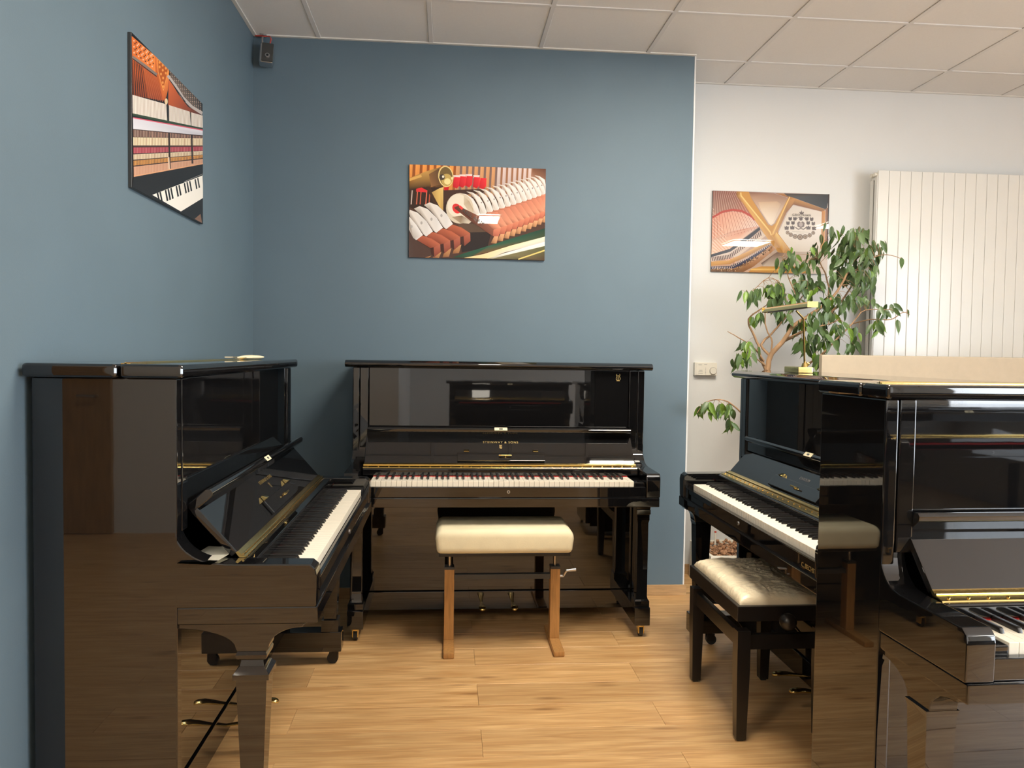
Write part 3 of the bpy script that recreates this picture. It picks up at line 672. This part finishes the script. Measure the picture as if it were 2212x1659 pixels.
    for k, (x, y, r) in enumerate([(1350, 745, 30), (1402, 780, 34), (1470, 806, 38), (1550, 815, 46), (1630, 808, 38), (1700, 786, 34), (1756, 748, 30)]):
        A.ell(x, y, r, r, (120, 106, 98)); A.ell(x, y, r*.72, r*.72, (164, 146, 130)); A.ell(x, y, r*.4, r*.4, (132, 114, 102))
    return A

# --- open upright action picture (crop frame of the picture on the left wall)
def art_action():
    A = Art([(152, 118), (720, 668), (709, 1602), (140, 1312)], .755, .505)
    A.poly([(152, 118), (720, 668), (709, 1602), (140, 1312)], (34, 30, 30))
    A.poly([(155, 150), (345, 285), (410, 645), (155, 605)], [(206, 104, 44), (214, 112, 50), (150, 66, 34), (120, 60, 40)])
    A.poly([(157, 155), (335, 270), (342, 430), (160, 300)], [(206, 106, 46), (236, 140, 68), (232, 134, 62), (206, 108, 50)]); A.up()
    for i in range(9):
        for j in range(5): A.ell(172+i*18+(j % 2)*8, 186+i*13+j*23, 6, 7, (112, 52, 30) if (i+j) % 2 else (226, 180, 150), 0, 8, True)
    A.line([(158, 308), (250, 370), (352, 445)], 18, (128, 116, 110)); A.line([(158, 322), (352, 460)], 7, (50, 42, 40)); A.up()
    for k in range(15): A.line([(160+k*13, 332+k*9), (162+k*18, 602+k*4)], 6 if k < 6 else 3, (62, 34, 26) if k < 7 else (190, 100, 62), True)
    A.poly([(338, 285), (452, 375), (440, 560), (418, 640), (395, 640)], [(226, 122, 52), (240, 146, 72), (206, 106, 48), (176, 84, 38), (190, 90, 40)])
    A.poly([(358, 325), (442, 385), (432, 450), (402, 565), (362, 420)], (176, 86, 30)); A.up()
    for x, y in [(375, 350), (400, 372), (425, 395), (375, 385), (400, 410), (424, 432), (385, 440), (402, 470), (398, 505), (402, 535)]: A.ell(x, y, 8, 11, (232, 150, 70), 0, 8, True)
    A.line([(360, 325), (443, 386), (433, 450), (402, 566), (362, 420), (360, 325)], 4, (236, 160, 80))
    A.poly([(445, 382), (718, 662), (720, 752), (640, 700), (560, 600), (470, 470)], [(84, 70, 62), (46, 42, 42), (42, 40, 40), (104, 90, 82), (116, 100, 92), (110, 96, 88)]); A.up()
    for i in range(16):
        for j in range(6):
            x = 462+i*16; y = 410+i*16.4+j*15
            if y < 470+(x-450)*1.12: A.ell(x, y, 4.5, 5.5, (158, 140, 126) if (i+j) % 2 else (120, 104, 94), 0, 7, True)
    A.poly([(446, 470), (520, 590), (600, 690), (722, 755), (722, 765), (600, 730), (440, 680)], [(206, 104, 56), (176, 84, 46), (140, 66, 42), (60, 46, 42), (56, 40, 38), (130, 62, 38), (176, 84, 44)])
    A.line([(440, 450), (500, 530), (560, 620), (630, 690), (720, 745)], 22, (182, 174, 170)); A.line([(450, 480), (510, 560), (580, 655)], 7, (46, 40, 40))
    for x0, x1, y0, y1, y2, y3, n in [(153, 424, 600, 672, 800, 742, 24), (446, 614, 678, 728, 836, 804, 16), (624, 722, 733, 762, 862, 840, 9)]:
        A.poly([(x0, y0), (x1, y1), (x1+6, y2), (x0, y3)], (230, 222, 212)); A.up()
        for k in range(n): f = (k+.5)/n; A.line([(x0+(x1-x0)*f, y0+(y1-y0)*f), (x0+(x1+4-x0)*f, y3+(y2-y3)*f)], 4, (172, 156, 144), True)
    A.ell(424, 650, 12, 24, (226, 200, 160)); A.line([(153, 750), (722, 868)], 16, (48, 66, 46))
    A.poly([(155, 772), (722, 872), (722, 916), (155, 862)], [(206, 204, 214), (226, 226, 234), (196, 196, 206), (216, 216, 224)]); A.line([(155, 776), (722, 875)], 8, (206, 90, 110))
    A.poly([(154, 862), (722, 916), (722, 1140), (152, 1236)], (70, 48, 42))
    rows = [(868, 922, 920, 936, (96, 66, 58), (190, 164, 146)), (926, 988, 940, 994, (234, 216, 182), (124, 88, 64)), (1004, 1050, 1003, 1034, (150, 54, 68), (198, 124, 124)), (1058, 1098, 1038, 1066, (216, 198, 168), (132, 98, 78)), (1106, 1144, 1070, 1092, (192, 138, 76), (92, 62, 42)), (1152, 1226, 1100, 1138, (200, 154, 126), (176, 128, 102))]
    for l0, l1, r0, r1, c1, c2 in rows:
        A.poly([(154, l0), (722, r0), (722, r1), (154, l1)], c1); A.up()
        for k in range(46):
            f = (k+.5)/46; x = 156+f*564; A.line([(x, l0+(r0-l0)*f), (x, l1+(r1-l1)*f)], 3.2, c2, True)
    for x, y0, y1 in ((442, 890, 1170), (626, 905, 1130)): A.line([(x, y0), (x+3, y1)], 14, (50, 36, 32))
    A.line([(436, 1080), (440, 1180)], 12, (220, 192, 166)); A.line([(153, 1226), (722, 1136)], 9, (214, 158, 118))
    return A
def keys_on(A):
    # the row of keys runs up to the right along the bottom of the action picture
    A.poly([(150, 1235), (720, 1140), (712, 1605), (140, 1315)], (28, 26, 27))
    A.poly([(300, 1370), (718, 1225), (716, 1400), (530, 1500)], (236, 232, 224)); A.up()
    for k in range(18):
        f = k/17; x = 335+f*375; y0 = 1358-f*128
        if k % 7 in (2, 6): continue
        A.poly([(x, y0), (x+13-4*f, y0-5), (x+30-8*f, y0+82-14*f), (x+16-4*f, y0+88-14*f)], (24, 22, 22), True)
    A.line([(560, 1270), (716, 1212)], 4, (150, 150, 150)); A.poly([(640, 1560), (690, 1520), (700, 1590)], (120, 90, 74))
a1 = art_action(); keys_on(a1)
picture('picture of an open upright piano action and keys, on the left blue wall', (XL+.0005, 2.722, 1.902), PI/2, a1)
p2 = picture('picture of white felt piano hammers above the piano with the cream crank bench', (-.221, YB-.0005, 1.890), 0, art_hammers())
p3 = picture('picture of a golden piano iron frame with a printed crest on the white wall', (1.623, YW-.0005, 1.898), 0, art_frame())
F2 = homography([(165, 150), (2088, 215), (2058, 1515), (155, 1470)]); F3 = homography([(150, 78), (2008, 135), (1985, 1405), (112, 1385)])
u, v = F3((1565, 470)); o = link('lettering', text_mesh('GROTRIAN', .021, 'dark_ink', 1.2, .0002), p3); o.location = (u*.75, -.0185, v*.5); o.rotation_euler = (PI/2, 0, 0)
u, v = F2((1060, 905)); o = link('lettering', text_mesh('ABEL HAM', .030, 'dark_ink', 1.0, .0002), p2); o.location = (u*.75, -.0185, v*.505); o.rotation_euler = (PI/2, math.radians(33), 0)

# ------------------------------------------------------------------ white radiator
t = thing('wall_radiator', 'tall white vertical radiator with flat slats on the white wall', 'radiator', (2.62, 4.70, 0))
z0, z1 = .30, 2.527; sw = .0705
rm = mesh_of('slat', bx(NB(), .0008, sw-.0008, 0, .012, z0, z1, .003, 2), 'white_metal', 0)
for k in range(18): link('slat', rm, t, (k*sw, 0, 0))
obj('back_sheet', bx(NB(), .004, 18*sw-.004, .075, .086, z0+.02, z1-.02, .002), 'white_metal', t)
for s, x in ((0, -.004), (1, 18*sw)):
    e = NB(); bx(e, x, x+.004, .004, .035, z0+.01, z1-.03); bx(e, x, x+.004, .05, .084, z0+.01, z1-.05); obj('end_plate', e, 'white_metal', t)
for zz in (z0+.04, z1-.035):
    obj('header', bx(NB(), 0, 18*sw, .013, .074, zz-.018, zz+.018, .004), 'white_metal', t)
for y in (.024, .062):
    obj('end_cap', cyl(NB(), (-.014, y, z1-.022), (.004, y, z1-.022), .013), 'white_plastic', t)
for x in (.2, 1.05):
    obj('wall_bracket', bx(NB(), x, x+.04, .086, YW-4.70-.0005, 2.2, 2.26), 'white_metal', t)
    obj('wall_bracket', bx(NB(), x, x+.04, .086, YW-4.70-.0005, .5, .56), 'white_metal', t)

# ------------------------------------------------------------------ room thermostat
t = thing('thermostat', 'cream wall thermostat with a round dial beside the blue wall', 'thermostat', (1.597, YW-.0005, 1.292))
obj('body', bx(NB(), -.068, .073, -.030, 0, -.040, .040, .004), 'white_plastic', t)
obj('face', bx(NB(), -.060, .073, -.034, -.029, -.038, .038, .002), 'white_plastic', t)
d = obj('dial', cyl(NB(), (.048, -.033, -.012), (.048, -.042, -.012), .021, .019, 24), 'white_plastic', t)
mk = NB(); tube(mk, [(.048+.0235*math.cos(2*PI*k/24), -.0345, -.012+.0235*math.sin(2*PI*k/24)) for k in range(25)], .0008, 4); obj('dial_ring', mk, 'grey_ink', d)
mk = NB()
for x, z, L in ((-.035, .026, .022), (.0, .028, .018), (-.030, -.008, .02), (-.032, -.014, .026), (-.032, -.026, .028)): bx(mk, x-L/2, x+L/2, -.0346, -.034, z-.001, z+.001)
for k in range(5): bx(mk, -.001, .003, -.0346, -.034, -.032+k*.009, -.029+k*.009)
obj('markings', mk, 'grey_ink', t)

# ------------------------------------------------------------------ motion sensor camera in the corner
t = thing('security_camera', 'small silver and black security camera with red cable under the ceiling corner', 'camera', (-.972, 4.33, 2.94))
R_ = Matrix.Rotation(math.radians(-14), 4, 'X') @ Matrix.Rotation(math.radians(10), 4, 'Z')
def rb(b): bmesh.ops.transform(b, matrix=R_, verts=b.verts[:]); return b
obj('shell', rb(bx(NB(), -.036, .034, -.006, .05, -.058, .052, .012, 3)), 'silver', t)
fc = obj('face_plate', rb(bx(NB(), -.024, .034, -.014, -.005, -.056, .050, .004, 2)), 'dark_grey', t)
l1 = obj('lens_ring', rb(cyl(NB(), (.006, -.013, -.026), (.006, -.022, -.026), .014, .012, 20)), 'silver', t)
obj('lens', rb(cyl(NB(), (.006, -.021, -.026), (.006, -.0235, -.026), .007, .006, 16)), 'lens', l1)
b = NB(); tube(b, [(-.026, .02, .045), (-.028, .03, .085), (-.03, .05, .108)], .005); cyl(b, (-.03, .05, .104), (-.03, .05, .1105), .02); obj('bracket', b, 'silver', t)
b = NB(); tube(b, [(.012, .02, .05), (.018, .025, .082), (.010, .03, .096), (-.02, .035, .098), (-.045, .04, .101), (-.07, .05, .104)], .0035, 6); obj('cable', b, 'red_plastic', t)

# ------------------------------------------------------------------ brass lamp on the piano lid
LZ = 1.3065
t = thing('piano_lamp', 'slim brass piano lamp with bar shade on the piano lid before the ficus', 'lamp', (1.53, 3.35, LZ))
obj('base', bx(NB(), -.032, .032, -.072, .072, 0, .026, .003), 'brass', t)
b = NB(); cyl(b, (0, -.06, .026), (0, -.06, .043), .014, .009); sphere(b, (.012, -.066, .040), .009); obj('swivel', b, 'brass', t)
b = NB(); tube(b, [(0, -.06, .04), (-.016, -.085, .12), (-.034, -.112, .215), (-.038, -.118, .232), (-.075, -.13, .262)], .0042); obj('stem', b, 'brass', t)
b = NB(); pr = [(-.095+.022*math.cos(a), .268+.022*math.sin(a)) for a in [PI*k/10 for k in range(11)]] + [(-.095-.019*math.cos(a), .268+.019*math.sin(a)) for a in [PI*k/10 for k in range(11)]]
prism(b, pr, -.32, .13, 'y'); obj('shade', b, 'brass', t)
b = NB(); bx(b, -.117, -.073, -.322, -.32, .266, .289); bx(b, -.117, -.073, .13, .132, .266, .289); obj('shade_end', b, 'brass', t)
obj('lamp_tube', cyl(NB(), (-.095, -.30, .271), (-.095, .11, .271), .007), 'dark_grey', t)
obj('dark_underside', bx(NB(), -.113, -.077, -.318, .128, .276, .279), 'dark_grey', t)  # added dark plate standing in for the unlit inside of the lamp shade

# ------------------------------------------------------------------ beige screen behind the pianos
t = thing('partition_screen', 'low plain beige screen standing behind the ficus and the right pianos', 'screen', (2.0, 3.98, 0))
obj('panel', bx(NB(), -.065, 1.9, -.018, .018, .06, 1.389, .008, 2), 'beige_panel', t)
for x in (.15, 1.7): obj('foot', bx(NB(), x-.03, x+.03, -.2, .2, 0, .06, .006), 'white_metal', t)

# ------------------------------------------------------------------ things lying on the left piano
t = NB(); n = 8
g = [[t.verts.new((-.085+.17*i/n, -.045+.09*j/3, .0012+.012*max(0, (i/n-.3))**2*(1 if j < 2 else .6)+.006*math.sin(i*.7)*(.3 if i > 2 else 0)**2)) for j in range(4)] for i in range(n+1)]
for i in range(n):
    for j in range(3): t.faces.new((g[i][j], g[i+1][j], g[i+1][j+1], g[i][j+1]))
r = bmesh.ops.solidify(t, geom=t.faces[:], thickness=.0006)
tag(obj('paper_sheet', t, 'paper', None, (-.622, 2.125, .8275), (0, 0, math.radians(80)), 60), 'curled white paper sheet lying on the piano arm behind the open fallboard', 'paper')
t = thing('fish_ornament', 'small pale fish shaped ornament lying on the left piano lid', 'ornament', (-.80, 3.255, 1.3342), math.radians(66))
b = NB(); sphere(b, (.02, 0, .009), .009, 9.0, 1.6, .9, 20); obj('body', b, 'bone', t, ang=80)
b = NB()
prism(b, [(-.045, 0), (-.105, .030), (-.092, .0), (-.105, -.030)], .006, .011, 'z'); obj('tail', b, 'bone', t, ang=0)
b = NB(); prism(b, [(-.02, .012), (-.05, .03), (.01, .013)], .006, .010, 'z'); prism(b, [(-.02, -.012), (-.05, -.03), (.01, -.013)], .006, .010, 'z'); obj('fin', b, 'bone', t, ang=0)

# ------------------------------------------------------------------ planter with ficus
t = thing('planter', 'white rectangular planter at the white wall holding clay pebbles', 'planter', (1.895, 4.58, 0))
b = NB(); hx, hy, zt = .38, .20, .226
bx(b, -hx, hx, -hy, -hy+.02, 0, zt, .004); bx(b, -hx, hx, hy-.02, hy, 0, zt, .004); bx(b, -hx, -hx+.02, -hy+.02, hy-.02, 0, zt, .004); bx(b, hx-.02, hx, -hy+.02, hy-.02, 0, zt, .004); bx(b, -hx+.02, hx-.02, -hy+.02, hy-.02, .02, .185)
obj('box', b, 'white_plastic', t)
obj('sticker', bx(NB(), -hx+.035, -hx+.07, -hy-.001, -hy+.001, .165, .2), 'red_plastic', t)
random.seed(21); b = NB()
base = bmesh.new(); bmesh.ops.create_icosphere(base, subdivisions=1, radius=1); bv = [v.co.copy() for v in base.verts]; bf = [[v.index for v in f.verts] for f in base.faces]; base.free()
vv, ff = [], []
for k in range(900):
    x, y = random.uniform(-hx+.035, hx-.035), random.uniform(-hy+.035, hy-.035); r = random.uniform(.007, .0135); z = .190+random.uniform(0, .042)+.018*(1-(x/hx)**2)
    o0 = len(vv); sx, sy, sz = random.uniform(.8, 1.4), random.uniform(.8, 1.3), random.uniform(.6, .9); an = random.uniform(0, PI)
    for c in bv:
        px, py = c.x*sx*r, c.y*sy*r; vv.append((x+px*math.cos(an)-py*math.sin(an), y+px*math.sin(an)+py*math.cos(an), z+c.z*sz*r))
    ff += [[o0+i for i in f] for f in bf]
b.free(); me = bpy.data.meshes.new('clay_pebbles'); me.from_pydata(vv, [], ff); me.materials.append(M['pebble']); me.shade_smooth()
o = link('clay_pebbles', me, None, (1.895, 4.58, 0)); o['kind'] = 'stuff'; tag(o, 'brown clay pebbles filling the white planter', 'pebbles')
t = thing('water_gauge', 'thin clear water gauge stick standing in the clay pebbles', 'gauge', (1.622, 4.62, .225))
obj('tube', cyl(NB(), (0, 0, 0), (0, 0, .085), .006), 'white_plastic', t); obj('collar', cyl(NB(), (0, 0, 0), (0, 0, .01), .022, .012), 'dark_grey', t)
obj('float_marker', cyl(NB(), (0, 0, .083), (0, 0, .092), .0065), 'red_plastic', t)

random.seed(77)
tree = thing('ficus_tree', 'leafy green ficus tree with forked tan trunk growing from the white planter', 'plant', (1.88, 4.55, .24))
TO = Vector((1.88, 4.55, .24))
def PT(px, py, Y=4.42): return at_y(px, py, Y)-TO
def limb(name, pts, r0, r1, n=8, sub=4):
    P_ = [PT(*p) if len(p) == 3 else PT(*p) for p in pts]; out = []
    for i in range(len(P_)-1):
        p0, p1, p2, p3 = P_[max(i-1, 0)], P_[i], P_[i+1], P_[min(i+2, len(P_)-1)]
        for k in range(sub):
            s = k/sub; out.append(.5*((2*p1)+(-p0+p2)*s+(2*p0-5*p1+4*p2-p3)*s*s+(-p0+3*p1-3*p2+p3)*s**3))
    out.append(P_[-1]); N_ = len(out)
    for i in range(1, N_-1): out[i] = out[i]+Vector((random.uniform(-1, 1), random.uniform(-1, 1), random.uniform(-1, 1)))*r1*.8
    return obj(name, tube(NB(), out, [r0+(r1-r0)*i/(N_-1) for i in range(N_)], n), 'bark', tree, ang=80), out
tr = PT(1657, 800)
b = NB(); tube(b, [(0, 0, -.01), (.005, -.005, .3), (tr.x*.7, tr.y*.7, tr.z*.6), tuple(tr)], [.034, .027, .023, .020], 10); obj('trunk', b, 'bark', tree, ang=80)
twig_src = []
for pts, r0, r1 in [
    ([(1657, 800), (1664, 770, 4.42), (1690, 738, 4.40), (1720, 700, 4.38), (1765, 670, 4.38), (1800, 640, 4.36), (1830, 590, 4.36), (1850, 550, 4.38)], .017, .004),
    ([(1655, 800), (1640, 765, 4.44), (1638, 745, 4.45), (1622, 710, 4.46), (1617, 690, 4.46), (1640, 670, 4.46), (1655, 660, 4.46)], .010, .003),
    ([(1664, 770), (1645, 745, 4.47), (1668, 720, 4.5), (1690, 695, 4.5), (1720, 660, 4.5), (1745, 620, 4.5)], .008, .003),
    ([(1650, 780), (1632, 755, 4.40), (1605, 735, 4.38), (1572, 716, 4.36)], .006, .002),
    ([(1660, 790), (1668, 740, 4.46), (1655, 710, 4.46), (1653, 670, 4.46)], .006, .003),
    ([(1690, 738), (1740, 712, 4.46), (1775, 690, 4.5), (1790, 640, 4.5), (1785, 600, 4.52), (1768, 560, 4.5)], .010, .003),
    ([(1775, 690), (1815, 655, 4.45), (1850, 600, 4.44), (1875, 560, 4.44)], .008, .002),
    ([(1740, 790), (1770, 770, 4.3), (1800, 740, 4.3), (1840, 700, 4.28), (1870, 670, 4.28), (1930, 670, 4.28)], .007, .002),
    ([(1690, 738), (1730, 717, 4.36), (1790, 700, 4.3), (1815, 688, 4.3)], .005, .002),
    ([(1830, 600), (1880, 560, 4.36), (1915, 550, 4.34), (1950, 560, 4.32)], .004, .0015),
    ([(1840, 700), (1880, 690, 4.3), (1925, 690, 4.28), (1950, 675, 4.26), (1965, 680, 4.26)], .004, .0015),
    ([(1700, 660), (1690, 620, 4.46), (1660, 600, 4.44), (1615, 640, 4.44)], .004, .0015),
    ([(1660, 950), (1600, 890, 4.36), (1565, 865, 4.32), (1525, 868, 4.30), (1506, 892, 4.29)], .006, .0015),
    ([(1640, 970), (1595, 925, 4.36), (1572, 905, 4.34)], .004, .0015),
    ([(1720, 640), (1700, 590, 4.46), (1690, 555, 4.46)], .004, .0015),
    ([(1652, 790), (1625, 770, 4.36), (1600, 775, 4.34), (1588, 790, 4.34)], .004, .0015)]:
    ob, out = limb('branch', pts, r0, r1); twig_src += out
# leaf shapes: pointed ovate blade folded on its midrib, tip hanging
def leaf_mesh(key, bend, fold, wid):
    b = NB(); N_ = 7; rows = []
    for i in range(N_+1):
        s = i/N_; w_ = wid*math.sin(PI*min(1, s**.72))**.9*(1-.25*s) if 0 < i < N_ else .0
        if s > .85: w_ *= .45
        y = s; z = -bend*s*s
        c = b.verts.new((0, y, z)); rows.append((c, b.verts.new((-w_, y, z+fold*w_)) if w_ else None, b.verts.new((w_, y, z+fold*w_)) if w_ else None))
    for (c0, l0, r0), (c1, l1, r1) in zip(rows, rows[1:]):
        b.faces.new([v for v in (c0, c1, l1, l0) if v]); b.faces.new([v for v in (c0, r0, r1, c1) if v])
    return mesh_of('leaf', b, key, 80)
LV = [leaf_mesh(k, bd, fo, wd) for k, bd, fo, wd in (('leaf', .12, .35, .175), ('leaf', .25, .5, .16), ('leaf', .05, .2, .195), ('leaf_young', .15, .4, .18), ('leaf_young', .3, .3, .20))]
twigs = NB(); nleaf = 0
def leaf(p, size, young, twig=True):
    global nleaf
    me = LV[random.choice((3, 4))] if random.random() < young else LV[random.choice((0, 1, 2))]
    down = Vector((random.gauss(0, .38), random.gauss(-.1, .38), -1)).normalized()
    face = Vector((random.gauss(0, .7), -1, random.gauss(.25, .4))).normalized()
    x = down.cross(face).normalized(); z = x.cross(down)
    mt = Matrix((x, down, z)).transposed().to_4x4(); mt.translation = p
    mt = mt @ Matrix.Scale(size, 4); nleaf += 1
    if twig: o = link('leaf', me, tree); o.matrix_local = mt
    else:
        t_ = bmesh.new(); t_.from_mesh(me); join(extra, t_, mt)
    if twig:
        q = min(twig_src, key=lambda c: (c-p).length); L = (q-p).length
        if L < .30: tube(twigs, [q, q.lerp(p, .5)+Vector((0, 0, .12*L)), p], [.0016, .0012, .0007], 4)
clusters = [ # centre px, spread px, depth, count, share of young leaves
    (1845, 520, 36, 22, 4.40, 34, .12), (1860, 560, 38, 28, 4.38, 40, .15), (1820, 560, 24, 26, 4.42, 22, .15), (1868, 600, 26, 22, 4.40, 22, .15),
    (1825, 600, 26, 20, 4.44, 18, .15), (1775, 545, 26, 16, 4.5, 9, .2), (1705, 570, 16, 16, 4.46, 16, .45), (1740, 585, 20, 18, 4.5, 10, .2),
    (1672, 628, 22, 12, 4.44, 16, .4), (1625, 640, 18, 9, 4.42, 11, .4), (1740, 625, 30, 16, 4.48, 20, .2), (1690, 650, 26, 14, 4.44, 18, .3),
    (1800, 650, 26, 18, 4.40, 14, .2), (1850, 650, 24, 16, 4.36, 16, .25), (1790, 680, 22, 14, 4.40, 12, .3), (1745, 700, 26, 14, 4.36, 18, .4),
    (1775, 735, 28, 18, 4.34, 22, .4), (1735, 745, 14, 14, 4.38, 9, .4), (1815, 715, 14, 10, 4.32, 8, .7), (1845, 722, 10, 8, 4.30, 5, .5),
    (1898, 708, 10, 7, 4.28, 5, .8), (1912, 672, 12, 10, 4.28, 6, .3), (1690, 685, 18, 10, 4.44, 8, .4), (1640, 690, 10, 8, 4.46, 4, .4),
    (1612, 752, 12, 7, 4.36, 7, .9), (1600, 780, 16, 6, 4.34, 9, .7), (1540, 885, 20, 9, 4.30, 11, .9), (1512, 885, 6, 6, 4.28, 3, .8),
    (1575, 890, 10, 8, 4.36, 6, .8), (1578, 922, 5, 8, 4.36, 3, .8), (1770, 780, 12, 8, 4.28, 6, .4), (1840, 755, 10, 6, 4.36, 4, .2)]
spots = [(PT(random.gauss(cx, sx*.68), random.gauss(cy-10, sy*.68), (Y+random.gauss(0, .07)) if cx > 1600 else min(Y+random.gauss(0, .04), 4.34)), yg) for cx, cy, sx, sy, Y, n, yg in clusters for k in range(int(n*1.5+1))]
spots += [(PT(x, y, Y), .2) for x, y, Y in [(1948, 556, 4.32), (1800, 505, 4.4), (1797, 488, 4.4), (1822, 486, 4.4), (1866, 492, 4.4), (1930, 655, 4.28), (1960, 668, 4.27), (1938, 690, 4.27), (1890, 655, 4.3)]]
random.shuffle(spots)
extra = NB()
for k, (p, yg) in enumerate(spots): leaf(p, random.uniform(.060, .098), yg, k < 298)
tw = obj('twigs', twigs, 'bark', tree, ang=80); tw['kind'] = 'stuff'
ex = obj('foliage', extra, 'leaf', tree, ang=80); ex['kind'] = 'stuff'
